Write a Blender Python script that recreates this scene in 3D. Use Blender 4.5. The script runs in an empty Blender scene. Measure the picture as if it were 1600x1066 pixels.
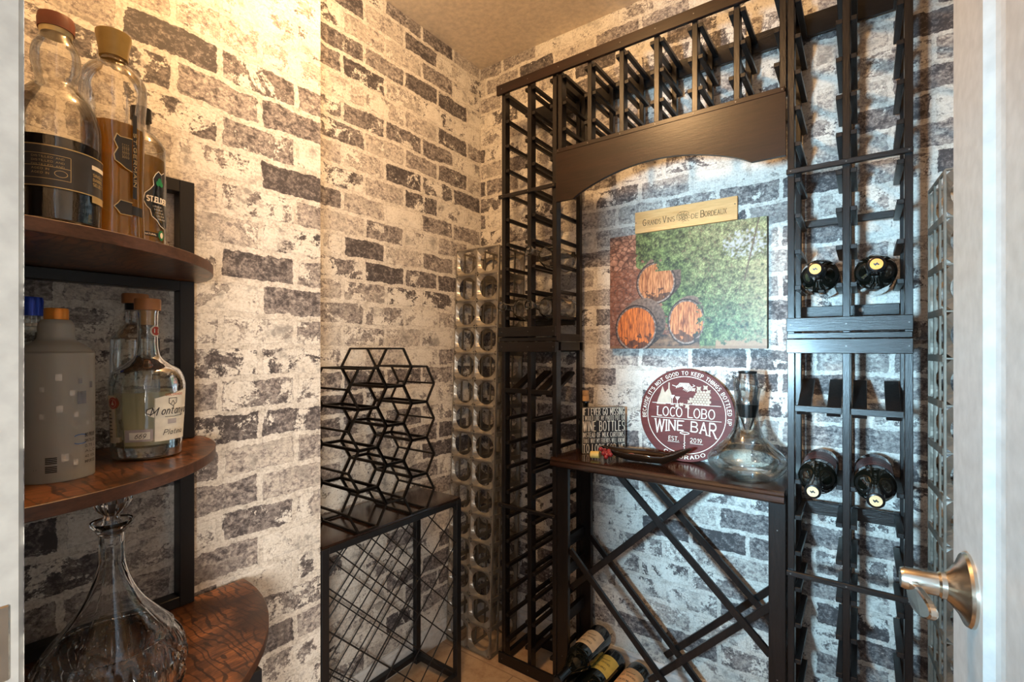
import bpy, bmesh, math, random
from mathutils import Vector, Matrix, noise
from math import pi, sin, cos, sqrt, radians, atan2
random.seed(7)
C = bpy.context.scene.collection
scene = bpy.context.scene

# ---------------------------------------------------------------- camera, light, exposure
H = 1.186                                  # eye height
cam_d = bpy.data.cameras.new('camera'); cam = bpy.data.objects.new('camera', cam_d); C.objects.link(cam)
cam_d.sensor_width = 36; cam_d.lens = 36*760/1600; cam_d.shift_y = 12/1600; cam_d.clip_start = 0.01
cam.location = (0, 0, H); cam.rotation_euler = (pi/2, 0, math.asin(.5864))
scene.camera = cam
scene.view_settings.view_transform = 'Standard'; scene.view_settings.look = 'None'
scene.view_settings.gamma = 1; scene.view_settings.use_curve_mapping = False
scene.view_settings.exposure = 0.27

world = bpy.data.worlds.new('world'); scene.world = world; world.use_nodes = True
bg = world.node_tree.nodes['Background']; bg.inputs[0].default_value = (.72, .86, 1, 1); bg.inputs[1].default_value = .95

def area(name, loc, target, sx, sy, power, col, shape='RECTANGLE', spread=180):
    l = bpy.data.lights.new(name, 'AREA'); l.shape = shape; l.size = sx; l.size_y = sy
    l.energy = power; l.color = col; l.spread = radians(spread)
    o = bpy.data.objects.new(name, l); C.objects.link(o); o.location = loc
    o.rotation_euler = (Vector(target)-Vector(loc)).to_track_quat('-Z', 'Y').to_euler()
    return o
# added cool lamp behind the doorway, standing in for a source inside the room
area('hall_cool_fill_light', (-.40, -.75, 1.12), (-.42, 1.69, 1.16), .13, .24, 12.5, (.46, .78, 1.0), 'RECTANGLE', 62)
# added fill lamp with no known source, brightening the left wall from the hall
area('side_fill_light', (1.25, -1.0, 1.05), (-1.16, .62, .95), .5, .8, 21, (1.0, .93, .83), 'RECTANGLE', 110)
# warm bulb of the flush ceiling fitting
pl = bpy.data.lights.new('ceiling_bulb', 'POINT'); pl.energy = 28; pl.color = (1.0, .60, .27); pl.shadow_soft_size = .05
po = bpy.data.objects.new('ceiling_bulb', pl); C.objects.link(po); po.location = (-.70, .64, 2.33)

# ---------------------------------------------------------------- materials
def newmat(name):
    m = bpy.data.materials.new(name); m.use_nodes = True
    nt = m.node_tree; return m, nt, nt.nodes['Principled BSDF']
class G:
    """tiny node helper"""
    def __init__(s, nt): s.nt = nt; s.n = nt.nodes; s.l = nt.links
    def node(s, t, **k):
        n = s.n.new(t)
        for a, b in k.items():
            if isinstance(a, str) and hasattr(n, a) and not a.startswith('i_'): setattr(n, a, b)
        return n
    def set(s, sock, v):
        if isinstance(v, bpy.types.NodeSocket): s.l.new(v, sock)
        else: sock.default_value = v
    def noise(s, vec, scale, detail=4, rough=.5, dist=0):
        n = s.n.new('ShaderNodeTexNoise'); s.set(n.inputs['Vector'], vec)
        n.inputs['Scale'].default_value = scale; n.inputs['Detail'].default_value = detail
        n.inputs['Roughness'].default_value = rough; n.inputs['Distortion'].default_value = dist
        return n
    def math(s, op, a, b=0, c=0, clamp=False):
        n = s.n.new('ShaderNodeMath'); n.operation = op; n.use_clamp = clamp
        s.set(n.inputs[0], a); s.set(n.inputs[1], b); s.set(n.inputs[2], c); return n.outputs[0]
    def ramp(s, f, stops, interp='LINEAR'):
        n = s.n.new('ShaderNodeValToRGB'); s.set(n.inputs[0], f); r = n.color_ramp; r.interpolation = interp
        while len(r.elements) < len(stops): r.elements.new(.5)
        for e, (p, c) in zip(r.elements, stops):
            e.position = p; e.color = (c, c, c, 1) if not hasattr(c, '__len__') else (*c, 1)
        return n.outputs[0]
    def mix(s, f, a, b, mode='MIX'):
        n = s.n.new('ShaderNodeMix'); n.data_type = 'RGBA'; n.blend_type = mode
        s.set(n.inputs[0], f)
        for i, v in ((6, a), (7, b)):
            if isinstance(v, bpy.types.NodeSocket): s.l.new(v, n.inputs[i])
            else: n.inputs[i].default_value = (*v, 1) if len(v) == 3 else v
        return n.outputs[2]
    def vmath(s, op, a, b):
        n = s.n.new('ShaderNodeVectorMath'); n.operation = op; s.set(n.inputs[0], a)
        i = 3 if op == 'SCALE' else 1
        s.set(n.inputs[i], b); return n.outputs[0]
    def mapping(s, vec, scale=(1, 1, 1), loc=(0, 0, 0), rot=(0, 0, 0)):
        n = s.n.new('ShaderNodeMapping'); s.set(n.inputs[0], vec); n.inputs[1].default_value = loc
        n.inputs[2].default_value = rot; n.inputs[3].default_value = scale; return n.outputs[0]
    def bump(s, h, strength, dist, to):
        n = s.n.new('ShaderNodeBump'); s.set(n.inputs['Height'], h); n.inputs['Strength'].default_value = strength
        n.inputs['Distance'].default_value = dist; s.l.new(n.outputs[0], to.inputs['Normal'])

def simple(name, col, rough=.5, metal=0, coat=0, spec=.5, bump=None):
    m, nt, p = newmat(name); g = G(nt)
    p.inputs['Base Color'].default_value = (*col, 1); p.inputs['Roughness'].default_value = rough
    p.inputs['Metallic'].default_value = metal; p.inputs['Coat Weight'].default_value = coat
    p.inputs['Specular IOR Level'].default_value = spec
    tc = g.n.new('ShaderNodeTexCoord').outputs['Object']
    n = g.noise(tc, bump[0] if bump else 60, 3)
    v = g.ramp(n.outputs[0], [(.3, tuple(c*.88 for c in col)), (.7, tuple(min(1, c*1.1) for c in col))])
    nt.links.new(v, p.inputs['Base Color'])
    if bump: g.bump(n.outputs[0], bump[1], bump[2], p)
    return m

def wallpaper():
    m, nt, p = newmat('whitewashed_brick_wallpaper'); g = G(nt)
    uv = g.n.new('ShaderNodeTexCoord').outputs['UV']
    d1 = g.vmath('SUBTRACT', g.noise(uv, 9, 3).outputs[1], (.5, .5, .5))
    d2 = g.vmath('SUBTRACT', g.noise(uv, 55, 5, .65).outputs[1], (.5, .5, .5))
    v = g.vmath('ADD', uv, g.vmath('SCALE', d1, .024))
    v = g.vmath('ADD', v, g.vmath('SCALE', d2, .018))
    def brick(vec, mortar, smooth):
        b = g.n.new('ShaderNodeTexBrick'); g.l.new(vec, b.inputs['Vector'])
        b.offset = .5; b.squash = 1
        b.inputs['Color1'].default_value = (0, 0, 0, 1); b.inputs['Color2'].default_value = (1, 1, 1, 1)
        b.inputs['Mortar'].default_value = (.5, .5, .5, 1)
        b.inputs['Scale'].default_value = 1; b.inputs['Mortar Size'].default_value = mortar
        b.inputs['Mortar Smooth'].default_value = smooth; b.inputs['Bias'].default_value = 0
        b.inputs['Brick Width'].default_value = .178; b.inputs['Row Height'].default_value = .0745
        return b
    b = brick(v, .0085, .45); bc = brick(v, .0, 0)
    rnd = bc.outputs[0]
    sep = g.n.new('ShaderNodeSeparateColor'); g.l.new(rnd, sep.inputs[0]); r = sep.outputs[0]
    wn = g.n.new('ShaderNodeTexWhiteNoise'); wn.noise_dimensions = '1D'; g.l.new(g.math('MULTIPLY', r, 917.3), wn.inputs['W'])
    r2 = wn.outputs[0]
    patch = g.noise(uv, 15, 10, .68, .5).outputs[0]
    speck = g.noise(uv, 170, 5, .75).outputs[0]
    grain = g.noise(g.mapping(uv, (1, 1.15, 1), (5, 1, 0)), 95, 8, .78, .4).outputs[0]
    mott = g.noise(g.mapping(uv, (1, 1.1, 1), (3, 7, 0)), 38, 9, .74, .3).outputs[0]
    cloud = g.noise(g.mapping(uv, (1, 1, 1), (13, 2, 0)), 11, 3, .5).outputs[0]
    C5 = lambda s, k: g.math('MULTIPLY', g.math('SUBTRACT', s, .5), k)
    # body of a brick: charcoal to taupe, mottled and salted with chalk grains
    t = g.math('ADD', g.math('ADD', .46, C5(mott, 1.7)), g.math('ADD', C5(grain, 1.9), C5(r, .55)))
    t = g.math('ADD', t, C5(cloud, .5))
    body = g.ramp(t, [(.14, (.068, .060, .062)), (.32, (.165, .146, .145)), (.46, (.285, .254, .242)), (.60, (.43, .39, .36)), (.78, (.66, .615, .55))])
    # chalky paint in ragged patches, more of it on some bricks
    pt = g.math('ADD', g.math('ADD', patch, C5(r2, .36)), g.math('ADD', C5(speck, .30), C5(grain, .16)))
    paint = g.ramp(pt, [(.562, 0.), (.60, 1.)])
    white = g.ramp(g.math('ADD', .5, g.math('ADD', C5(mott, .8), C5(speck, 1.1))), [(.22, (.34, .31, .28)), (.36, (.60, .565, .51)), (.5, (.745, .715, .655)), (.66, (.82, .795, .745))])
    col = g.mix(paint, body, white)
    rim = g.ramp(pt, [(.52, 0.), (.553, .6), (.567, 0.)])
    col = g.mix(rim, col, (.085, .075, .077))
    mort = g.ramp(g.math('ADD', .5, g.math('ADD', C5(mott, 1.1), C5(speck, 1.2))), [(.2, (.26, .235, .21)), (.36, (.50, .465, .415)), (.52, (.67, .635, .58)), (.7, (.80, .77, .71))])
    mf = g.ramp(g.math('ADD', b.outputs['Fac'], g.math('ADD', C5(speck, .9), C5(grain, .7))), [(.33, 0.), (.55, 1.)])
    edge = g.ramp(g.math('ADD', b.outputs['Fac'], g.math('ADD', C5(mott, 1.0), C5(cloud, .8))), [(.04, 0.), (.22, .72), (.44, 0.)])
    col = g.mix(mf, col, mort)
    col = g.mix(edge, col, (.115, .100, .100))
    nt.links.new(col, p.inputs['Base Color'])
    p.inputs['Roughness'].default_value = .62; p.inputs['Specular IOR Level'].default_value = .35
    g.bump(g.math('ADD', mott, g.math('MULTIPLY', mf, -.3)), .25, .002, p)
    return m

def wood(name, dark, light, scale=30, stretch=(1, 12, 12), rough=.35, coat=.2, bump=.15, knots=False, spec=.5):
    m, nt, p = newmat(name); g = G(nt)
    tc = g.n.new('ShaderNodeTexCoord').outputs['Object']
    v = g.mapping(tc, stretch)
    n1 = g.noise(v, scale*.12, 6, .6, 1.2).outputs[0]; n2 = g.noise(v, scale, 5, .7, .3).outputs[0]
    f = g.math('ADD', g.math('MULTIPLY', n1, .6), g.math('MULTIPLY', n2, .4))
    col = g.ramp(f, [(.36, dark), (.64, light)])
    if knots:
        w = g.n.new('ShaderNodeTexWave'); g.l.new(g.mapping(tc, (1, 3.0, 1)), w.inputs[0]); w.inputs['Scale'].default_value = 7
        w.inputs['Distortion'].default_value = 16; w.inputs['Detail'].default_value = 4; w.inputs['Detail Scale'].default_value = 1.2
        w.bands_direction = 'Y'
        k = g.ramp(w.outputs[1], [(.05, .8), (.22, 0.)])
        col = g.mix(k, col, tuple(c*.35 for c in dark))
        big = g.ramp(g.noise(tc, 9, 6, .65).outputs[0], [(.40, .85), (.62, 0.)])
        col = g.mix(big, col, tuple(c*.6 for c in dark))
    nt.links.new(col, p.inputs['Base Color'])
    p.inputs['Roughness'].default_value = rough; p.inputs['Coat Weight'].default_value = coat; p.inputs['Coat Roughness'].default_value = .18
    p.inputs['Specular IOR Level'].default_value = spec
    g.bump(n2, bump, .002, p)
    return m

def thin_glass(name, tint=(1, 1, 1), edge=.68, rough=.03, body=.04):
    """clear vessel wall: mostly see-through, bright and slightly grey at grazing angles"""
    m = bpy.data.materials.new(name); m.use_nodes = True; nt = m.node_tree; nt.nodes.clear(); g = G(nt)
    out = nt.nodes.new('ShaderNodeOutputMaterial')
    lw = nt.nodes.new('ShaderNodeLayerWeight'); lw.inputs[0].default_value = .35
    tc = nt.nodes.new('ShaderNodeTexCoord').outputs['Object']
    wob = g.noise(tc, 18, 2)
    bp = nt.nodes.new('ShaderNodeBump'); bp.inputs['Strength'].default_value = .25; bp.inputs['Distance'].default_value = .01
    nt.links.new(wob.outputs[0], bp.inputs['Height'])
    tr = nt.nodes.new('ShaderNodeBsdfTransparent')
    tcol = g.ramp(lw.outputs['Facing'], [(.0, tuple(c*.95 for c in tint)), (.72, tuple(c*.82 for c in tint)), (1., tuple(c*edge for c in tint))])
    nt.links.new(tcol, tr.inputs[0])
    gl = nt.nodes.new('ShaderNodeBsdfGlossy'); gl.inputs['Roughness'].default_value = rough; gl.inputs[0].default_value = (.95, .97, 1, 1)
    nt.links.new(bp.outputs[0], gl.inputs['Normal'])
    fac = g.math('ADD', g.math('MULTIPLY', lw.outputs['Fresnel'], .75), body, clamp=True)
    ms = nt.nodes.new('ShaderNodeMixShader'); nt.links.new(fac, ms.inputs[0]); nt.links.new(tr.outputs[0], ms.inputs[1]); nt.links.new(gl.outputs[0], ms.inputs[2])
    nt.links.new(ms.outputs[0], out.inputs[0])
    return m

def liquid(name, col, dens=.42):
    m = bpy.data.materials.new(name); m.use_nodes = True; nt = m.node_tree; nt.nodes.clear(); g = G(nt)
    out = nt.nodes.new('ShaderNodeOutputMaterial'); tc = nt.nodes.new('ShaderNodeTexCoord').outputs['Object']
    c = g.ramp(g.noise(g.mapping(tc, (1, 1, .35)), 30, 3).outputs[0], [(.35, tuple(x*.62 for x in col)), (.65, col)])
    tr = nt.nodes.new('ShaderNodeBsdfTransparent'); tl = nt.nodes.new('ShaderNodeBsdfTranslucent'); di = nt.nodes.new('ShaderNodeBsdfDiffuse'); gl = nt.nodes.new('ShaderNodeBsdfGlossy')
    gl.inputs['Roughness'].default_value = .05
    for n_ in (tr, tl, di): nt.links.new(c, n_.inputs[0])
    m1 = nt.nodes.new('ShaderNodeMixShader'); m1.inputs[0].default_value = .5; nt.links.new(tl.outputs[0], m1.inputs[1]); nt.links.new(di.outputs[0], m1.inputs[2])
    m2 = nt.nodes.new('ShaderNodeMixShader'); m2.inputs[0].default_value = dens; nt.links.new(tr.outputs[0], m2.inputs[1]); nt.links.new(m1.outputs[0], m2.inputs[2])
    fr = nt.nodes.new('ShaderNodeFresnel'); fr.inputs[0].default_value = 1.25
    m3 = nt.nodes.new('ShaderNodeMixShader'); nt.links.new(fr.outputs[0], m3.inputs[0]); nt.links.new(m2.outputs[0], m3.inputs[1]); nt.links.new(gl.outputs[0], m3.inputs[2])
    nt.links.new(m3.outputs[0], out.inputs[0]); return m

M = {}
M['brick'] = wallpaper()
M['rack'] = wood('black_stained_rack_wood', (.0045, .0042, .0044), (.016, .0115, .0105), 34, (7, 7, 1), .30, .12, .35, spec=.35)
M['rackx'] = wood('black_stained_rail_wood', (.0045, .0042, .0044), (.016, .0115, .0105), 34, (1, 8, 8), .30, .12, .35, spec=.35)
M['racky'] = wood('black_stained_slat_wood', (.0045, .0042, .0044), (.016, .0115, .0105), 34, (8, 1, 8), .38, .05, .3, spec=.3)
M['mahog'] = wood('dark_mahogany_board', (.006, .003, .002), (.026, .010, .0055), 20, (1, 9, 9), .33, .0, .12, spec=.4)
M['counter'] = wood('polished_dark_mahogany', (.012, .006, .004), (.050, .018, .010), 22, (1, 9, 9), .16, .5, .05)
M['darktop'] = wood('near_black_brown_top', (.010, .006, .004), (.045, .019, .011), 22, (9, 1, 9), .14, .4, .03)
M['rustic'] = wood('rustic_brown_board', (.028, .010, .005), (.38, .145, .045), 26, (9, 1.3, 9), .34, .1, .06, True)
M['rustic_edge'] = wood('rustic_brown_edge_band', (.045, .020, .012), (.135, .060, .034), 26, (3, 3, 9), .45, .05, .05)
M['pine'] = wood('pale_pine_crate_end', (.72, .34, .11), (.95, .54, .22), 22, (1, 10, 10), .55, 0, .05)
M['iron'] = simple('matt_black_powder_coat', (.012, .012, .014), .42, .2, .1, .5, (300, .1, .0005))
M['hex'] = simple('dark_bronze_rod', (.030, .023, .018), .33, .75)
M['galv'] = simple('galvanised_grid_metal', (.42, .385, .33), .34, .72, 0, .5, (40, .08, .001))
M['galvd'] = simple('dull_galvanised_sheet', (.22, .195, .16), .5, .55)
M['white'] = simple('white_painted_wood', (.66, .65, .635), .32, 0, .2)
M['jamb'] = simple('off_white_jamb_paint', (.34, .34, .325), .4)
M['ceil'] = simple('tan_textured_ceiling', (.84, .73, .58), .9, 0, 0, .2, (60, .25, .003))
M['nickel'] = simple('brushed_nickel', (.62, .56, .48), .22, 1)
M['screw'] = simple('dull_steel_screw', (.16, .15, .14), .45, .6)
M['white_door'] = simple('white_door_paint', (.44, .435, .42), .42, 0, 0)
M['palecap'] = simple('pale_gold_disc', (.80, .58, .30), .35, .3)
M['winered'] = simple('dark_wine_red_label', (.10, .018, .016), .4)
M['black'] = simple('black_plastic', (.01, .01, .01), .3)
M['dglass'] = simple('near_black_bottle_glass', (.006, .007, .005), .05, 0, .3, .8)
M['foil'] = simple('black_capsule_foil', (.010, .010, .011), .22, .3, .3)
M['cork'] = simple('light_cork', (.55, .32, .15), .75, 0, 0, .3, (120, .3, .001))
M['corkcap'] = simple('orange_wood_stopper', (.46, .19, .07), .45)
M['redcap'] = simple('red_brown_stopper', (.19, .055, .025), .45)
M['goldcap'] = simple('gold_capsule_disc', (.78, .29, .045), .35, .4)
M['cream'] = simple('cream_print', (.93, .86, .73), .5)
M['ivory'] = simple('ivory_paper_label', (.82, .78, .66), .55)
M['palegold'] = simple('pale_gold_print', (.62, .48, .24), .35, .5)
M['blacklabel'] = simple('black_paper_label', (.022, .022, .024), .35, 0, .1)
M['greylabel'] = simple('smoke_grey_label', (.045, .045, .048), .3, 0, .1)
M['ink'] = simple('dark_ink', (.03, .025, .022), .6)
M['brownink'] = simple('burnt_brown_brand', (.16, .075, .03), .7)
M['redseal'] = simple('red_wax_seal', (.42, .05, .03), .45)
M['green'] = simple('clover_green_print', (.02, .22, .08), .4)
M['maroon'] = wood('maroon_stained_disc', (.085, .013, .010), (.150, .026, .019), 24, (1, 8, 8), .5, 0, .08, spec=.25)
M['taupeprint'] = simple('taupe_print', (.50, .38, .28), .55)
M['tanlabel'] = simple('tan_paper_label', (.68, .55, .38), .55)
M['yellowlabel'] = simple('mustard_paper_label', (.62, .47, .10), .5)
M['orangelabel'] = simple('apricot_paper_label', (.74, .43, .20), .55)
M['bluecap'] = simple('cobalt_blue_cap', (.01, .06, .55), .25, .3)
M['grape'] = simple('dark_red_glass_grape', (.25, .012, .012), .12, 0, .6)
M['amberdish'] = simple('dark_amber_dish_glass', (.016, .006, .003), .08, 0, .3)
M['fruitred'] = simple('orange_red_enamel', (.45, .09, .03), .3)
M['fruityel'] = simple('yellow_enamel', (.65, .50, .05), .3)
M['clear'] = thin_glass('clear_glass_wall', (.97, 1, .985))
M['clear2'] = thin_glass('clear_bottle_wall', (1, .985, .95), .5, .05)
M['smoke'] = thin_glass('smoky_aerator_plastic', (1, .99, .98), .85, .14, .26)
m, nt, p = newmat('frosted_glass'); M['frost'] = m
p.inputs['Base Color'].default_value = (.48, .48, .45, 1); p.inputs['Roughness'].default_value = .42; p.inputs['Transmission Weight'].default_value = .35; p.inputs['Subsurface Weight'].default_value = .1
m, nt, p = newmat('cut_crystal'); M['crystal'] = m
p.inputs['Base Color'].default_value = (.93, .95, .97, 1); p.inputs['Roughness'].default_value = .02; p.inputs['Transmission Weight'].default_value = 1; p.inputs['IOR'].default_value = 1.45
M['amber'] = liquid('amber_spirit', (1.0, .60, .09), .68); M['amberpale'] = liquid('pale_gold_spirit', (.95, .66, .20), .60)
M['darkspirit'] = simple('dark_spirit', (.010, .008, .010), .08, 0, .6)
M['pale'] = liquid('pale_rum', (.98, .95, .70), .58)

def floor_mat():
    m, nt, p = newmat('beige_stone_floor'); g = G(nt)
    tc = g.n.new('ShaderNodeTexCoord').outputs['Object']
    n = g.noise(tc, 5, 8, .65, .5).outputs[0]; n2 = g.noise(tc, 28, 8, .7).outputs[0]
    f = g.math('ADD', g.math('MULTIPLY', n, .55), g.math('MULTIPLY', n2, .45))
    col = g.ramp(f, [(.38, (.34, .22, .14)), (.5, (.50, .36, .24)), (.64, (.62, .48, .34))])
    b = g.n.new('ShaderNodeTexBrick'); g.l.new(g.mapping(tc, (1, 1, 1), (.13, .07, 0)), b.inputs[0]); b.offset = .5
    b.inputs['Scale'].default_value = 1; b.inputs['Brick Width'].default_value = .6; b.inputs['Row Height'].default_value = .3; b.inputs['Mortar Size'].default_value = .0025
    col = g.mix(b.outputs['Fac'], col, (.30, .21, .15))
    nt.links.new(col, p.inputs['Base Color']); p.inputs['Roughness'].default_value = .45
    return m
M['floor'] = floor_mat()

# ---------------------------------------------------------------- mesh helpers
OFF = {}
def root_off(o):
    while o.parent: o = o.parent
    return OFF.get(o.name, Vector((0, 0, 0)))
def obj(name, bm, mat, parent=None, smooth=False, bevel=0, kind=None, label=None, angle=None):
    if parent is not None:
        o = root_off(parent)
        for v in bm.verts: v.co -= o
    bmesh.ops.recalc_face_normals(bm, faces=bm.faces)
    me = bpy.data.meshes.new(name); bm.to_mesh(me); bm.free()
    ob = bpy.data.objects.new(name, me); C.objects.link(ob)
    for mm in (mat if isinstance(mat, list) else [mat]): me.materials.append(mm)
    if smooth: me.polygons.foreach_set('use_smooth', [True]*len(me.polygons))
    if smooth and angle: 
        try: me.set_sharp_from_angle(angle=radians(angle))
        except Exception: pass
    if parent is not None: ob.parent = parent
    if bevel:
        b = ob.modifiers.new('bevel', 'BEVEL'); b.width = bevel; b.segments = 1; b.limit_method = 'ANGLE'
    if kind: ob['kind'] = kind
    if label: ob['label'] = label
    return ob
def tag(o, label, cat, group=None):
    o['label'] = label; o['category'] = cat
    if group: o['group'] = group
    return o
def thing(name, label, cat, loc=(0, 0, 0), group=None):
    o = bpy.data.objects.new(name, None); C.objects.link(o); o.location = loc; o.empty_display_size = .03
    OFF[o.name] = Vector(loc); return tag(o, label, cat, group)
def dup(root, loc=None, label=None):
    def cp(o, par):
        c = o.copy(); C.objects.link(c); c.parent = par
        for ch in [x for x in bpy.data.objects if x.parent == o]: cp(ch, c)
        return c
    r = cp(root, None)
    if loc is not None: r.location = loc
    if label: r['label'] = label
    return r
def B(): return bmesh.new()
def box(bm, x0, x1, y0, y1, z0, z1):
    v = [bm.verts.new(p) for p in ((x0,y0,z0),(x1,y0,z0),(x1,y1,z0),(x0,y1,z0),(x0,y0,z1),(x1,y0,z1),(x1,y1,z1),(x0,y1,z1))]
    for f in ((0,3,2,1),(4,5,6,7),(0,1,5,4),(1,2,6,5),(2,3,7,6),(3,0,4,7)): bm.faces.new([v[i] for i in f])
    return bm
def bar(bm, a, b, w, h, up=(0, 1, 0)):
    """rectangular bar from a to b; h along up, w across"""
    a = Vector(a); b = Vector(b); d = (b-a).normalized(); u = Vector(up); s = d.cross(u).normalized(); u = s.cross(d).normalized()
    v = []
    for p in (a, b):
        for i, j in ((-1,-1),(1,-1),(1,1),(-1,1)): v.append(bm.verts.new(p+s*(i*w/2)+u*(j*h/2)))
    for f in ((0,1,2,3),(7,6,5,4),(0,4,5,1),(1,5,6,2),(2,6,7,3),(3,7,4,0)): bm.faces.new([v[i] for i in f])
    return bm
def tube(bm, a, b, r, n=8):
    a = Vector(a); b = Vector(b); d = (b-a).normalized()
    u = Vector((0,0,1)) if abs(d.z) < .9 else Vector((1,0,0)); s = d.cross(u).normalized(); t = s.cross(d)
    A = [bm.verts.new(a+(s*cos(2*pi*i/n)+t*sin(2*pi*i/n))*r) for i in range(n)]
    Bv = [bm.verts.new(b+(s*cos(2*pi*i/n)+t*sin(2*pi*i/n))*r) for i in range(n)]
    for i in range(n): bm.faces.new((A[i], A[(i+1)%n], Bv[(i+1)%n], Bv[i]))
    bm.faces.new(A); bm.faces.new(Bv[::-1]); return bm
def lathe(bm, prof, c=(0, 0, 0), n=40, mod=None, cap=True):
    """prof: (radius, z) pairs; mod(i_angle, r, z) -> radius"""
    rings = []
    for r, z in prof:
        if r < 1e-5: rings.append([bm.verts.new((c[0], c[1], c[2]+z))]); continue
        ring = []
        for i in range(n):
            a = 2*pi*i/n; rr = mod(a, r, z) if mod else r
            if isinstance(rr, tuple): x, y = rr
            else: x, y = rr*cos(a), rr*sin(a)
            ring.append(bm.verts.new((c[0]+x, c[1]+y, c[2]+z)))
        rings.append(ring)
    for A, D in zip(rings, rings[1:]):
        if len(A) == 1 and len(D) == 1: continue
        for i in range(n):
            j = (i+1) % n
            if len(A) == 1: bm.faces.new((A[0], D[j], D[i]))
            elif len(D) == 1: bm.faces.new((A[i], A[j], D[0]))
            else: bm.faces.new((A[i], A[j], D[j], D[i]))
    return bm
def smoothprof(pts, k=6):
    """Catmull-Rom through (r,z) points"""
    out = []
    P = [pts[0]]+list(pts)+[pts[-1]]
    for i in range(1, len(P)-2):
        p0, p1, p2, p3 = P[i-1:i+3]
        for s in range(k):
            t = s/k
            f = lambda a, b, c, d: .5*((2*b)+(-a+c)*t+(2*a-5*b+4*c-d)*t*t+(-a+3*b-3*c+d)*t**3)
            out.append((max(0, f(p0[0], p1[0], p2[0], p3[0])), f(p0[1], p1[1], p2[1], p3[1])))
    out.append(pts[-1]); return out
def shell(prof, t):
    """outer profile -> closed vessel wall of thickness t (open top)"""
    inner = [(max(r-t, .0005), z+(t*1.5 if i < 2 else 0)) for i, (r, z) in enumerate(prof)]
    return list(prof)+inner[::-1]+[(0, inner[0][1])]

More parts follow.
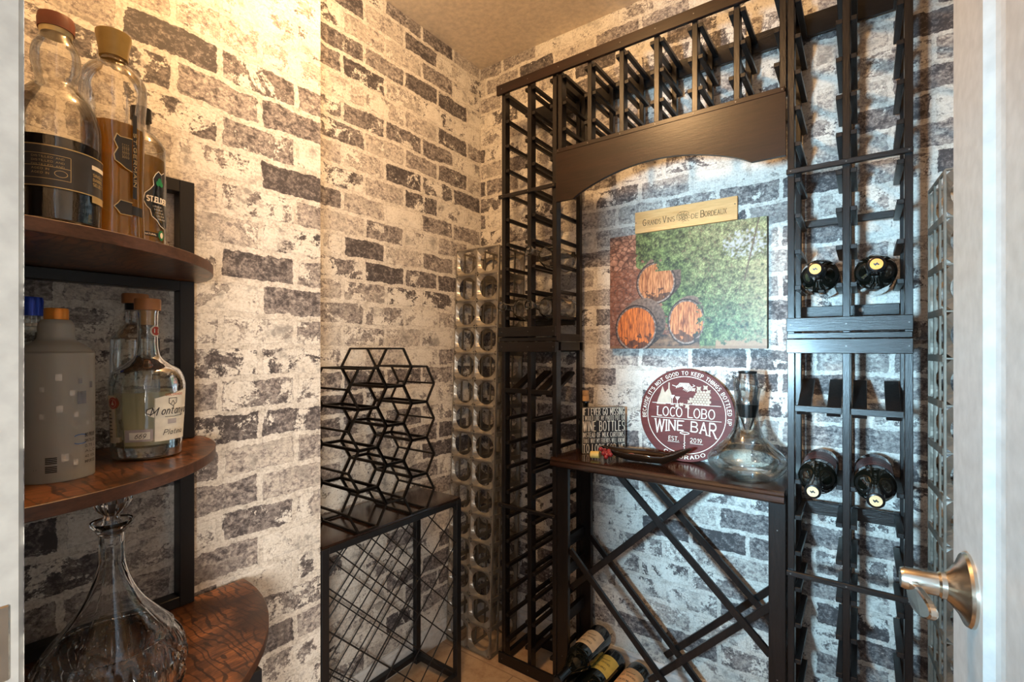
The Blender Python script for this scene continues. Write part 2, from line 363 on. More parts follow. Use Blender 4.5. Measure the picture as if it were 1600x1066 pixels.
# ---------------------------------------------------------------- stroke lettering
def arc(cx, cy, rx, ry, a0, a1, n=9):
    return [(cx+rx*cos(radians(a0+(a1-a0)*i/n)), cy+ry*sin(radians(a0+(a1-a0)*i/n))) for i in range(n+1)]
W_ = .62
GL = {
 'A': [[(0,0),(.31,1),(.62,0)],[(.12,.36),(.5,.36)]], 'B': [[(0,0),(0,1)]+[(.3,1)]+arc(.3,.76,.26,.24,90,-90)+[(0,.52)],[(.3,.52)]+arc(.3,.26,.3,.26,90,-90)+[(0,0)]],
 'C': [arc(.34,.5,.34,.5,50,310,14)], 'D': [[(0,0),(0,1),(.22,1)]+arc(.22,.5,.4,.5,90,-90,12)+[(0,0)]], 'E': [[(.52,0),(0,0),(0,1),(.52,1)],[(0,.53),(.42,.53)]],
 'F': [[(0,0),(0,1),(.52,1)],[(0,.53),(.4,.53)]], 'G': [arc(.34,.5,.34,.5,50,330,14)+[(.64,.45),(.38,.45)]], 'H': [[(0,0),(0,1)],[(.6,0),(.6,1)],[(0,.52),(.6,.52)]],
 'I': [[(.0,0),(.0,1)]], 'J': [[(.4,1),(.4,.25)]+arc(.2,.22,.2,.22,0,-150,6)], 'K': [[(0,0),(0,1)],[(.55,1),(0,.42)],[(.16,.58),(.58,0)]],
 'L': [[(0,1),(0,0),(.5,0)]], 'M': [[(0,0),(0,1),(.36,.3),(.72,1),(.72,0)]], 'N': [[(0,0),(0,1),(.6,0),(.6,1)]], 'O': [arc(.36,.5,.36,.5,90,450,18)],
 'P': [[(0,0),(0,1),(.28,1)]+arc(.28,.74,.28,.26,90,-90)+[(0,.48)]], 'Q': [arc(.36,.5,.36,.5,90,450,18),[(.4,.25),(.7,-.08)]],
 'R': [[(0,0),(0,1),(.28,1)]+arc(.28,.74,.28,.26,90,-90)+[(0,.48)],[(.26,.48),(.6,0)]], 'S': [arc(.28,.75,.26,.25,40,270,8)[:-1]+arc(.28,.25,.28,.25,90,-140,9)],
 'T': [[(0,1),(.62,1)],[(.31,1),(.31,0)]], 'U': [[(0,1),(0,.3)]+arc(.3,.3,.3,.3,180,360,8)+[(.6,1)]], 'V': [[(0,1),(.31,0),(.62,1)]],
 'W': [[(0,1),(.22,0),(.44,1),(.66,0),(.88,1)]], 'X': [[(0,0),(.58,1)],[(0,1),(.58,0)]], 'Y': [[(0,1),(.3,.5),(.6,1)],[(.3,.5),(.3,0)]], 'Z': [[(0,1),(.55,1),(0,0),(.55,0)]],
 '0': [arc(.3,.5,.28,.5,90,450,16)], '1': [[(.08,.8),(.28,1),(.28,0)]], '2': [arc(.28,.74,.26,.26,160,-20,8)+[(.0,0),(.56,0)]], '9': [arc(.28,.68,.26,.32,90,450,12),[(.54,.68),(.5,.3),(.2,0)]],
 '6': [arc(.28,.32,.26,.32,90,450,12),[(.02,.32),(.1,.7),(.4,1)]], '4': [[(.45,0),(.45,1),(0,.3),(.6,.3)]], '7': [[(0,1),(.55,1),(.2,0)]], '5': [[(.5,1),(.08,1),(.04,.58)]+arc(.26,.32,.28,.32,110,-140,9)], '3': [arc(.26,.75,.25,.25,150,-90,8)+arc(.26,.26,.28,.26,90,-150,8)], '8': [arc(.28,.76,.22,.24,90,450,12),arc(.28,.26,.28,.26,90,450,12)],
 '.': [[(.0,0),(.05,0),(.05,.06),(0,.06)]], "'": [[(.02,1),(0,.78)]], ',': [[(.05,.06),(0,-.14)]], '-': [[(0,.45),(.3,.45)]],
 'o': [arc(.24,.3,.22,.3,90,450,12)], 'n': [[(0,0),(0,.6)],[(0,.4)]+arc(.2,.36,.18,.24,150,0,6)+[(.38,0)]], 't': [[(.14,.95),(.14,.1),(.3,0)],[(0,.62),(.32,.62)]],
 'a': [arc(.22,.3,.2,.3,30,330,12),[(.42,.6),(.42,0)]], 'l': [[(.02,0),(.02,1)]], 'i': [[(.02,0),(.02,.6)],[(.02,.78),(.02,.84)]], 'y': [[(0,.6),(.2,.05)],[(.42,.6),(.1,-.35)]],
 'u': [[(0,.6),(0,.2)]+arc(.18,.2,.18,.2,180,360,6)+[(.36,.6),(.36,0)]], 'm': [[(0,0),(0,.6)],[(0,.4)]+arc(.16,.36,.14,.24,150,0,5)+[(.3,0)],[(.3,.4)]+arc(.46,.36,.14,.24,150,0,5)+[(.6,0)]],
 'e': [[(.02,.3),(.42,.3)]+arc(.22,.3,.2,.3,0,310,10)], 'r': [[(0,0),(0,.6)],[(0,.35),(.1,.52),(.28,.6)]], 's': [arc(.18,.44,.16,.15,40,270,6)[:-1]+arc(.18,.15,.18,.15,90,-140,6)],
 'd': [arc(.2,.3,.2,.3,0,360,12),[(.4,0),(.4,1)]], 'v': [[(0,.6),(.18,0),(.36,.6)]], 'h': [[(0,0),(0,1)],[(0,.4)]+arc(.18,.36,.18,.24,150,0,6)+[(.36,0)]],
}
def gw(ch): return .3 if ch == ' ' else max(x for s in GL[ch] for x, y in s)
def ribbon(bm, pts, place, w, d=.0006):
    for (x0, y0), (x1, y1) in zip(pts, pts[1:]):
        dx, dy = x1-x0, y1-y0; L = math.hypot(dx, dy)
        if L < 1e-9: continue
        ex, ey = dx/L*w*.35, dy/L*w*.35; nx, ny = -dy/L*w/2, dx/L*w/2
        bm.faces.new([bm.verts.new(place(a, b, d)) for a, b in ((x0-ex-nx, y0-ey-ny), (x1+ex-nx, y1+ey-ny), (x1+ex+nx, y1+ey+ny), (x0-ex+nx, y0-ey+ny))])
def poly(bm, pts, place, d=.0006):
    bm.faces.new([bm.verts.new(place(a, b, d)) for a, b in pts])
def text(bm, s, place, u0, v0, h, width=None, sx=.8, sw=.12, gap=.2, serif=0, align='l', slant=0, d=.0006):
    """lettering in (u,v) surface coordinates; sw = stroke as share of h"""
    tot = sum(gw(c)*sx+gap for c in s)-gap
    if width: k = width/(tot*h); sx *= k; gap *= k; tot = width/h; sw *= min(1, max(.55, sx*1.5))
    x = u0-(tot*h/2 if align == 'c' else 0); w = sw*h
    for ch in s:
        if ch != ' ':
            for st in GL[ch]:
                pts = [(x+(px*sx+slant*py)*h, v0+py*h) for px, py in st]
                ribbon(bm, pts, place, w, d)
                if serif:
                    for (ex, ey) in (st[0], st[-1]):
                        if ey in (0, 1) and ch not in 'OCGS':
                            px = x+(ex*sx+slant*ey)*h; py = v0+ey*h
                            ribbon(bm, [(px-serif*h, py), (px+serif*h, py)], place, w*.45, d)
        x += (gw(ch)*sx+gap)*h
def on_plane(o, eu, ev, en):
    o, eu, ev, en = Vector(o), Vector(eu), Vector(ev), Vector(en)
    return lambda u, v, d: o+eu*u+ev*v+en*d
def on_cyl(c, r, a0):
    """wrap around a vertical cylinder at centre c; u=0 faces angle a0, u grows to the viewer's right"""
    return lambda u, v, d: Vector((c[0]+(r+d)*cos(a0+u/r), c[1]+(r+d)*sin(a0+u/r), c[2]+v))
def patch(bm, place, u0, u1, v0, v1, d=.0004, n=14, shape=None):
    """label lying on a curved surface"""
    g = [[bm.verts.new(place(u0+(u1-u0)*i/n, v0+(v1-v0)*j, d)) for i in range(n+1)] for j in (0, 1)]
    for i in range(n): bm.faces.new((g[0][i], g[0][i+1], g[1][i+1], g[1][i]))
def screws(parent, pts, r=.0018, n=(0, -1, 0), mat=None):
    for p_ in pts:
        b = B(); p0 = Vector(p_); nn = Vector(n); tube(b, p0-nn*.0005, p0+nn*.0009, r, 8); obj('screw', b, mat or M['screw'], parent)
# ================================================================ the room
F, BK, YW = 1.468, 1.66, 1.689            # rack front plane, rack back plane, back wall
XL, XN, XR, YN, YJ, ZC = -1.395, -1.16, .60, .08, .742, 2.44
def wall(name, pts, mat, z0=0, z1=ZC, holes=None, u0=0):
    """upright wall following pts (x, y); UV in metres"""
    bm = B(); uvl = bm.loops.layers.uv.new('UVMap'); u = u0
    for (xa, ya), (xb, yb) in zip(pts, pts[1:]):
        L = math.hypot(xb-xa, yb-ya)
        f = bm.faces.new([bm.verts.new(p) for p in ((xa, ya, z0), (xb, yb, z0), (xb, yb, z1), (xa, ya, z1))])
        for lp, c in zip(f.loops, ((u, z0), (u+L, z0), (u+L, z1), (u, z1))): lp[uvl].uv = c
        u += L
    me = bpy.data.meshes.new(name); bm.to_mesh(me); bm.free(); o = bpy.data.objects.new(name, me); C.objects.link(o)
    me.materials.append(mat); o['kind'] = 'structure'; return o
wall('wall_left', [(XN, YN), (XN, YJ), (XL, YJ), (XL, YW)], M['brick'], u0=.03)
wall('wall_back', [(XL, YW), (XR, YW)], M['brick'], u0=5.31)
wall('wall_right', [(XR, YW), (XR, YN)], M['brick'], u0=9.2)
XD0, XD1 = -.504, .135                    # doorway
w = wall('wall_front', [(XR, YN), (XD1, YN)], M['brick'], u0=12)
for seg, z0 in (([(XD0, YN), (XN, YN)], 0), ([(XD1, YN), (XD0, YN)], 2.04)):
    o = wall('wall_front', seg, M['brick'], z0=z0, u0=14)
bm = B(); box(bm, -2.2, 1.4, -1.6, 1.9, -.05, 0); obj('floor', bm, M['floor'], kind='structure')
bm = B(); box(bm, -1.6, .8, -.06, 1.9, ZC, ZC+.05); obj('ceiling', bm, M['ceil'], kind='structure')
def moulding(name, a, b, nrm):
    bm = B(); a = Vector((*a, 0)); b = Vector((*b, 0)); n = Vector((*nrm, 0))
    prof = [(0, 0), (.013, 0), (.013, .055), (.009, .066), (.009, .073), (.004, .082), (0, .082)]
    A = [bm.verts.new(a+n*d+Vector((0, 0, z))) for d, z in prof]; D = [bm.verts.new(b+n*d+Vector((0, 0, z))) for d, z in prof]
    for i in range(len(prof)-1): bm.faces.new((A[i], A[i+1], D[i+1], D[i]))
    bm.faces.new(A); bm.faces.new(D[::-1]); obj(name, bm, M['white'], kind='structure')
moulding('baseboard_left', (XL, YJ), (XL, YW), (1, 0)); moulding('baseboard_back', (XL, YW), (XR, YW), (0, -1))
moulding('baseboard_right', (XR, YW), (XR, YN), (-1, 0))
# door jambs and head with stop
bm = B(); box(bm, XD0-.02, XD0, -.05, YN, 0, 2.04)
box(bm, XD0, XD0+.010, -.05, .040, 0, 2.03)
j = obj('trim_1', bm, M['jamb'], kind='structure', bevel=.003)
bm = B(); box(bm, XD0-.001, XD0+.0015, .043, .0725, .945, 1.0); obj('strike_plate', bm, M['nickel'], j, bevel=.001, label='brushed metal strike plate')
bm = B(); box(bm, XD1, XD1+.02, -.05, YN, 0, 2.04); box(bm, XD1+.004, XD1+.06, YN, YN+.012, 0, 2.1); obj('trim_2', bm, M['white'], kind='structure', bevel=.003)
bm = B(); box(bm, XD0-.02, XD1+.02, -.05, YN, 2.04, 2.06); box(bm, XD0-.06, XD1+.06, YN, YN+.012, 2.045, 2.1); obj('trim_3', bm, M['white'], kind='structure', bevel=.003)

# the open door, swung in along the right; built along +x from the hinge, face at y=0 turned to the room's left
door = bpy.data.objects.new('door_1', None); C.objects.link(door); door['kind'] = 'structure'
DL, DT = .623, .035
def dface(bm, x0, x1, z0, z1, depth):       # raised-and-fielded panel recess on the face
    rings = []
    for ins, dy in ((0, 0), (.006, .007), (.012, .009), (.020, .010), (.046, .004)):
        rings.append([bm.verts.new(p) for p in ((x0+ins, dy, z0+ins), (x1-ins, dy, z0+ins), (x1-ins, dy, z1-ins), (x0+ins, dy, z1-ins))])
    for a, b in zip(rings, rings[1:]):
        for i in range(4): bm.faces.new((a[i], a[(i+1) % 4], b[(i+1) % 4], b[i]))
    bm.faces.new(rings[-1]); return rings[0]
bm = B()
st, xs = .108, [0, .108, DL-.108, DL]; zs = [.01, .20, .56, .68, 1.90, 2.03]
for i in range(3):
    for k in range(5):
        x0, x1, z0, z1 = xs[i], xs[i+1], zs[k], zs[k+1]
        if i == 1 and k in (1, 3): dface(bm, x0, x1, z0, z1, .01)
        else: bm.faces.new([bm.verts.new(p) for p in ((x0, 0, z0), (x1, 0, z0), (x1, 0, z1), (x0, 0, z1))])
v = [[bm.verts.new((x, y, z)) for x, z in ((0, .01), (DL, .01), (DL, 2.03), (0, 2.03))] for y in (0, DT)]
for i in range(4): bm.faces.new((v[0][i], v[0][(i+1) % 4], v[1][(i+1) % 4], v[1][i]))
bm.faces.new(v[1]); bmesh.ops.remove_doubles(bm, verts=bm.verts, dist=.0001)
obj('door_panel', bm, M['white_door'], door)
hx, hz = DL-.066, .953
bm = B(); lathe(bm, [(0, -.001), (.0345, -.001), (.0345, .0025), (.033, .005), (.024, .009), (.0155, .0155), (.0135, .018), (0, .018)], n=36)
rot = Matrix.Rotation(pi/2, 4, 'X')         # local z -> -y
bmesh.ops.transform(bm, matrix=Matrix.Translation((hx, 0, hz)) @ rot, verts=bm.verts)
ros = obj('rose', bm, M['nickel'], door, smooth=True, angle=30)
bm = B(); lathe(bm, [(0, .010), (.0128, .010), (.0128, .022), (.0112, .024), (.0108, .050), (.0095, .053), (0, .053)], n=28)
bmesh.ops.transform(bm, matrix=Matrix.Translation((hx, 0, hz)) @ rot, verts=bm.verts)
hd = obj('door_handle', bm, M['nickel'], door, smooth=True, angle=35)
bm = B()                                     # lever blade running back toward the hinge, a rounded flat paddle
ring = []
n = 28; L = .082
for sgn in (0, 1):
    rr = []
    for i in range(n):
        a = 2*pi*i/n; px, pz = cos(a), sin(a)
        x = hx-L/2+.006 - px*L/2; z = hz+pz*(.0125-.001*px)-.006*(1-px)
        y = -.0405-.007*(1-((x-hx)/L)**2) + (.0065 if sgn else 0)
        rr.append(bm.verts.new((x, y, z)))
    ring.append(rr)
for i in range(n): bm.faces.new((ring[0][i], ring[0][(i+1) % n], ring[1][(i+1) % n], ring[1][i]))
bm.faces.new(ring[0]); bm.faces.new(ring[1][::-1]); obj('lever', bm, M['nickel'], hd, bevel=.0015)
for z in (.25, 1.05, 1.85):
    bm = B(); tube(bm, (-.004, -.004, z-.045), (-.004, -.004, z+.045), .006, 12); obj('hinge', bm, M['nickel'], door)
def flip_y(o):
    for ch in [q for q in bpy.data.objects if q.parent == o]:
        for v_ in ch.data.vertices: v_.co.y *= -1
        ch.data.flip_normals(); flip_y(ch)
flip_y(door)
door.location = (.1216, .083, 0); door.rotation_euler = (0, 0, atan2(1, -.07))

# ceiling fitting
lt = thing('ceiling_light', 'small flush ceiling light fitting near the left wall above the corner shelves', 'ceiling light', (-.70, .64, ZC))
bm = B(); lathe(bm, [(0, -.022), (.05, -.020), (.062, -.010), (.065, -.0005), (0, -.0005)], (-.70, .64, ZC), 40); obj('canopy', bm, M['white'], lt, smooth=True)
bm = B(); lathe(bm, [(0, -.050), (.018, -.050), (.020, -.022), (0, -.0225)], (-.70, .64, ZC), 24); obj('lamp_holder', bm, M['white'], lt, smooth=True)

# ================================================================ dark wooden racks
def slat(bmx, x, side, z, y0=F+.004, y1=BK-.002):
    x0 = x+side*.008; x1 = x+side*.022
    return box(bmx, min(x0, x1), max(x0, x1), y0, y1, z-.006, z+.006)
def ladder(t, xs, z0, z1, rungs, y0=F, y1=BK):
    for k, x in enumerate(xs):
        for ya, yb in ((y0, y0+.032), (y1-.020, y1)):
            b = B(); box(b, x-.008, x+.008, ya, yb, z0, z1); obj('post', b, M['rack'], t, bevel=.0012)
        for s in (-1, 1):
            if (k == 0 and s < 0) or (k == len(xs)-1 and s > 0): continue
            for z in rungs:
                b = B(); slat(b, x, s, z); obj('bottle_support', b, M['racky'], t, bevel=.001)
def rail(t, x0, x1, z0, z1, y0, y1, name='rail', mat=None, scr=None):
    b = B(); box(b, x0, x1, y0, y1, z0, z1); r = obj(name, b, mat or M['rackx'], t, bevel=.0015)
    if scr: screws(t, [(x, y0, (z0+z1)/2) for x in scr])
    return r
UR = [1.300+.0927*k for k in range(10)]      # support heights of the upper tier
LR = [.090+.0927*k for k in range(10)]
URR = [1.346+.0945*k for k in range(9)]
LRR = [.081+.0945*k for k in range(9)]
def display_row(t, xs, zf=1.018, zb=1.095):
    for xa, xb in zip(xs, xs[1:]):
        for x0 in (xa+.012, xb-.012-.030):
            b = B(); bar(b, (x0+.015, F+.010, zf), (x0+.015, BK-.022, zb), .030, .012, up=(0, 0, 1)); obj('display_slat', b, M['racky'], t, bevel=.001)
        b = B(); box(b, xa+.009, xb-.009, F-.004, F+.006, zf+.004, zf+.020); obj('display_lip', b, M['rackx'], t, bevel=.001)
def tower_lower(name, label, xs, x0, x1, g, LR):
    t = thing(name, label, 'wine rack', ((x0+x1)/2, F, 0), g)
    ladder(t, xs, .0, 1.180, [z for z in LR if z < .98])
    rail(t, x0, x1, 0, .042, F-.010, F, scr=xs); rail(t, x0, x1, 1.174, 1.211, F-.010, F, scr=xs)
    rail(t, x0, x1, .590, .604, F-.010, F, scr=xs)
    rail(t, xs[0]+.009, xs[-1]-.009, .715, .751, BK-.031, BK-.021); rail(t, xs[0]+.009, xs[-1]-.009, .0, .04, BK-.031, BK-.021)
    rail(t, x0, x1, 1.174, 1.211, BK, BK+.010)
    rail(t, x0+.002, x1-.002, 1.180, 1.211, F, F+.02, 'top_frame'); display_row(t, xs)
    for x in (xs[0], xs[-1]):
        b = B(); box(b, x-.008, x+.008, F+.032, BK-.02, 1.180, 1.210); obj('side_rail', b, M['racky'], t)
        b = B(); box(b, x-.008, x+.008, F+.032, BK-.02, .004, .03); obj('side_rail', b, M['racky'], t)
    return t
def tower_upper(name, label, xs, x0, x1, zr, g, UR):
    t = thing(name, label, 'wine rack', ((x0+x1)/2, F, 1.212), g)
    ladder(t, xs, 1.214, 2.165, UR)
    rail(t, x0, x1, 1.230, 1.266, F-.010, F, scr=xs); rail(t, x0, x1, zr-.014, zr, F-.010, F, scr=xs)
    rail(t, x0+.001, x1-.001, 1.212, 1.227, F-.004, F, 'base_strip')
    rail(t, xs[0]+.009, xs[-1]-.009, 1.276, 1.306, BK-.031, BK-.021); rail(t, xs[0]+.009, xs[-1]-.009, 1.533, 1.553, BK-.031, BK-.021)
    rail(t, x0, x1, 2.10, 2.165, BK, BK+.010)
    for x in (xs[0], xs[-1]):
        b = B(); box(b, x-.008, x+.008, F+.032, BK-.02, 1.214, 1.24); obj('side_rail', b, M['racky'], t)
        b = B(); box(b, x-.008, x+.008, F+.032, BK-.02, 2.13, 2.155); obj('side_rail', b, M['racky'], t)
    return t
LX = [-1.103, -.985, -.879]; RX = [-.156, -.036, .085]
tower_lower('wine_rack_tower', 'black wooden two-column lower rack at the left of the counter, standing on the floor', LX, -1.121, -.871, 'modular black wooden racks', LR)
tl = tower_upper('wine_rack_tower', 'black wooden two-column upper rack left of the arch, holding three clear bottles', LX, -1.121, -.871, 1.765, 'modular black wooden racks', UR)
tower_lower('wine_rack_tower', 'black two-column lower rack right of the counter, two dark bottles under its sloping row', RX, -.166, .093, 'modular black wooden racks', LRR)
tu = tower_upper('wine_rack_tower', 'black wooden two-column upper rack at the right with two orange-capped bottles above its thick rail', RX, -.166, .093, 1.657, 'modular black wooden racks', URR)
rail(tu, -.170, .095, 2.143, 2.180, F-.010, F, 'header_rail', scr=RX)
bm = B(); lathe(bm, [(0, 0), (.0065, 0), (.0065, .002), (.003, .004), (0, .004)], n=20)
bmesh.ops.transform(bm, matrix=Matrix.Translation((-.006, BK-.031, 1.292)) @ rot, verts=bm.verts); obj('screw_cap', bm, M['white'], tu, smooth=True, label='round white screw cap')

# bridge with arch
XS = [-.857+.1137*k for k in range(7)]
t = thing('wine_rack_bridge', 'dark wooden six-slot rack bridging the two towers, above the arched board', 'wine rack', (-.516, F, 1.70), 'modular black wooden racks')
ladder(t, XS, 1.866, 2.150, [1.948, 2.040, 2.132])
rail(t, -1.128, -.172, 2.143, 2.180, F-.012, F-.0005, 'header_rail', M['mahog'], scr=LX[:2]+XS)
rail(t, XS[0]-.008, XS[-1]+.006, 1.862, 1.877, F-.014, F-.0005, 'trim_strip', M['mahog'], scr=XS)
rail(t, XS[0]-.008, XS[-1]+.006, 2.100, 2.160, BK, BK+.010); rail(t, XS[0]-.008, XS[-1]+.006, 1.866, 1.905, BK, BK+.010)
bm = B(); x0, x1, zb, zt = -.866, -.167, 1.695, 1.862
pts = [(x0, zb), (x0+.066, zb)]
for i in range(1, 24):                        # flat arch cut out of the lower edge
    q = i/24; pts.append((-.800+.551*q, zb+.070*sin(pi*q)**.8))
pts += [(x1-.082, zb), (x1, zb), (x1, zt), (x0, zt)]
A = [bm.verts.new((x, F-.0125, z)) for x, z in pts]; D = [bm.verts.new((x, F-.0005, z)) for x, z in pts]
nn = len(pts)
for i in range(nn): bm.faces.new((A[i], A[(i+1) % nn], D[(i+1) % nn], D[i]))
def tri(R):
    # fan strips between the curved lower edge and the straight top edge
    lo = R[:-2]; zt_ = R[-1].co.z; y = R[0].co.y; tops = [bm.verts.new((v.co.x, y, zt_)) for v in lo]
    for i in range(len(lo)-1): bm.faces.new((lo[i], lo[i+1], tops[i+1], tops[i]))
tri(A); tri(D); bmesh.ops.remove_doubles(bm, verts=bm.verts, dist=.00005)
obj('arched_board', bm, M['mahog'], t, label='dark mahogany board cut with a shallow arch')

# counter with lattice
t = thing('wine_table', 'dark wooden counter table with crossed lattice bottle bin below, between the two towers', 'table', (-.516, F, 0), 'modular black wooden racks')
bm = B(); prof = [(1.440, .784), (1.440, .790), (1.443, .797), (1.440, .802), (1.443, .808), (1.449, .811), (1.672, .811), (1.672, .778), (1.447, .778), (1.443, .781)]
A = [bm.verts.new((-.8695-.011, y, z)) for y, z in prof]; D = [bm.verts.new((-.169, y, z)) for y, z in prof]
for i in range(len(prof)): bm.faces.new((A[i], A[(i+1) % len(prof)], D[(i+1) % len(prof)], D[i]))
bm.faces.new(A); bm.faces.new(D[::-1])
for v in bm.verts:
    if v.co.x < -.87 and v.co.y > 1.456: v.co.x = -.8695
obj('table_top', bm, M['counter'], t)
for x0, x1 in ((-.8695, -.826), (-.209, -.168)):
    for y0, y1 in ((F, F+.018), (BK-.02, BK)):
        b = B(); box(b, x0, x1, y0, y1, 0, .778); obj('leg', b, M['rack'], t, bevel=.0015)
for x0, x1 in ((-.868, -.850), (-.187, -.169)):
    for z in (.500, .400, .235, .02):
        b = B(); box(b, x0, x1, F+.018, BK-.02, z-.02, z+.02); obj('side_rail', b, M['racky'], t, bevel=.001)
for y in (F+.006, 1.628):
    yy = y+.011
    for a, c, oy in (((-.645, .774), (-.206, .352), 0), ((-.826, .489), (-.372, .034), 0), ((-.388, .774), (-.828, .352), .0115), ((-.206, .482), (-.548, .140), .0115)):
        b = B(); bar(b, (a[0], yy+oy, a[1]), (c[0], yy+oy, c[1]), .020, .011, up=(0, 1, 0)); obj('lattice_slat', b, M['rack'], t, bevel=.001)
rail(t, -.826, -.209, .004, .034, F+.02, F+.032); rail(t, -.826, -.209, .004, .034, BK-.03, BK-.018)
rail(t, -.85, -.187, .0, .012, F+.032, BK-.03, 'bottom_board'); rail(t, -.826, -.209, .745, .778, BK-.01, BK, 'apron')
screws(t, [(-.188, F, .70), (-.188, F, .30), (-.848, F, .12)])

# ================================================================ leaning grid racks of galvanised metal
def grid_rack(label, x, y, lean, g, turn=0):
    t = thing('metal_grid_rack', label, 'wine rack', (0, 0, 0), g)
    cw, ch, nx, nz, dp = .1105, .1058, 2, 15, .178
    b = B()
    for i in range(nx+1): box(b, i*cw-.002, i*cw+.002, 0, .010, 0, nz*ch)
    for k in range(nz+1): box(b, 0, nx*cw, 0, .010, k*ch-.0018, k*ch+.0018)
    obj('front_grid', b, M['galv'], t)
    def funnel(y0, y1, name, mat, rad=.0455):
        b = B(); n = 32
        for i in range(nx):
            for k in range(nz):
                cx, cz = (i+.5)*cw, (k+.5)*ch; sq, ci = [], []
                for q in range(n):
                    a = 2*pi*(q+.5)/n; c_, s_ = cos(a), sin(a); m_ = max(abs(c_), abs(s_))
                    sq.append(b.verts.new((cx+c_/m_*(cw/2-.002), y0, cz+s_/m_*(ch/2-.002))))
                    ci.append(b.verts.new((cx+c_*rad, y1, cz+s_*rad)))
                for q in range(n): b.faces.new((sq[q], sq[(q+1) % n], ci[(q+1) % n], ci[q]))
        o = obj(name, b, mat, t); s = o.modifiers.new('sheet', 'SOLIDIFY'); s.thickness = .0012
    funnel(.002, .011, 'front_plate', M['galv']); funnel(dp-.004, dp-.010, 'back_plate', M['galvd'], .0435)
    b = B()
    for i in range(nx+1): box(b, i*cw-.002, i*cw+.002, dp-.006, dp, 0, nz*ch)
    for k in range(nz+1): box(b, 0, nx*cw, dp-.006, dp, k*ch-.0018, k*ch+.0018)
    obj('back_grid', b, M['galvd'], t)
    for k in range(nz+1):
        z = k*ch
        for i in range(nx+1):
            b = B(); box(b, i*cw-.0025, i*cw+.0025, .010, dp-.006, z-.008, z-.001 if k == nz else z+.008)
            obj('shelf_rail', b, M['galvd'], t)
    for i in range(nx+1):
        for yy in (.052, .108):
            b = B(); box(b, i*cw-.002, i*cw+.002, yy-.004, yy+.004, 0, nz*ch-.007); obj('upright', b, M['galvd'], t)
    t.location = (x, y, .0065 if lean else 0); t.rotation_euler = (-radians(lean), 0, radians(turn)); return t
grid_rack('tall galvanised two-column grid rack in the left corner, leaning beside the black tower', -1.376, 1.446, 2.25, 'galvanised grid racks')
grid_rack('tall galvanised two-column grid rack at the right, half hidden behind the open door', .147, 1.449, 0, 'galvanised grid racks', 4.4)

# ================================================================ metal table with wire lattice and honeycomb rack
TY0, TY1, TX0, TX1, TZ = .744, 1.290, -1.156, -1.380, .661
t = thing('console_table', 'black metal framed console table with wire lattice sides, in the left recess', 'table', ((TX0+TX1)/2, (TY0+TY1)/2, 0))
b = B(); box(b, TX1, TX0-.003, TY0+.003, TY1-.003, TZ-.006, TZ); obj('table_top', b, M['darktop'], t)
for x in (TX0, TX1+.02):
    for y in (TY0, TY1-.022):
        b = B(); box(b, x-.02, x, y, y+.022, 0, TZ-.007); obj('leg', b, M['iron'], t, bevel=.001)
b = B()
for x in (TX0, TX1+.02): box(b, x-.02, x, TY0+.022, TY1-.022, TZ-.025, TZ-.0065)
for y in (TY0, TY1-.022): box(b, TX1+.02, TX0-.02, y, y+.022, TZ-.025, TZ-.0065)
obj('top_frame', b, M['iron'], t, bevel=.001)
b = B()
for x in (TX0, TX1+.02): box(b, x-.02, x, TY0+.022, TY1-.022, .02, .04)
for y in (TY0, TY1-.022): box(b, TX1+.02, TX0-.02, y, y+.022, .02, .04)
obj('bottom_frame', b, M['iron'], t, bevel=.001)
for x in (TX0-.006, TX1+.012):
    b = B(); ya, yb, za, zb = TY0+.02, TY1-.02, .04, TZ-.024
    def clip(s, c):                           # line z = s*y + c clipped to the frame
        P = []
        for y in (ya, yb):
            z = s*y+c
            if za <= z <= zb: P.append((y, z))
        for z in (za, zb):
            y = (z-c)/s
            if ya < y < yb: P.append((y, z))
        return P[:2] if len(P) >= 2 else None
    for k in range(-8, 9):
        for s, c in ((-1, 1.311+.115*k), (1, -.303-.115*k)):
            P = clip(s, c)
            if P: tube(b, (x+.0016*s, P[0][0], P[0][1]), (x+.0016*s, P[1][0], P[1][1]), .0021, 6)
    obj('wire_lattice', b, M['iron'], t)

t = thing('honeycomb_bottle_rack', 'dark bronze wire honeycomb rack of twelve hexagons standing on the black console table', 'wine rack', (-1.245, .99, TZ))
def hexcell(cy, cz):
    b = B(); R = .0655; x0, x1 = -1.157, -1.333; w = .0058
    P = [(cy+R*cos(pi/3*i), cz+R*sin(pi/3*i)) for i in range(6)]
    for x in (x0, x1):
        for i in range(6):
            (ya, za), (yb, zb) = P[i], P[(i+1) % 6]; bar(b, (x, ya, za), (x, yb, zb), w, w, up=(1, 0, 0))
    for y, z in P: bar(b, (x0, y, z), (x1, y, z), w, w, up=(0, 0, 1))
    obj('hexagon_cell', b, M['hex'], t)
for k in range(4):
    hexcell(.891, .722+.1165*k); hexcell(1.091, .722+.1165*k); hexcell(.991, .780+.1165*k)
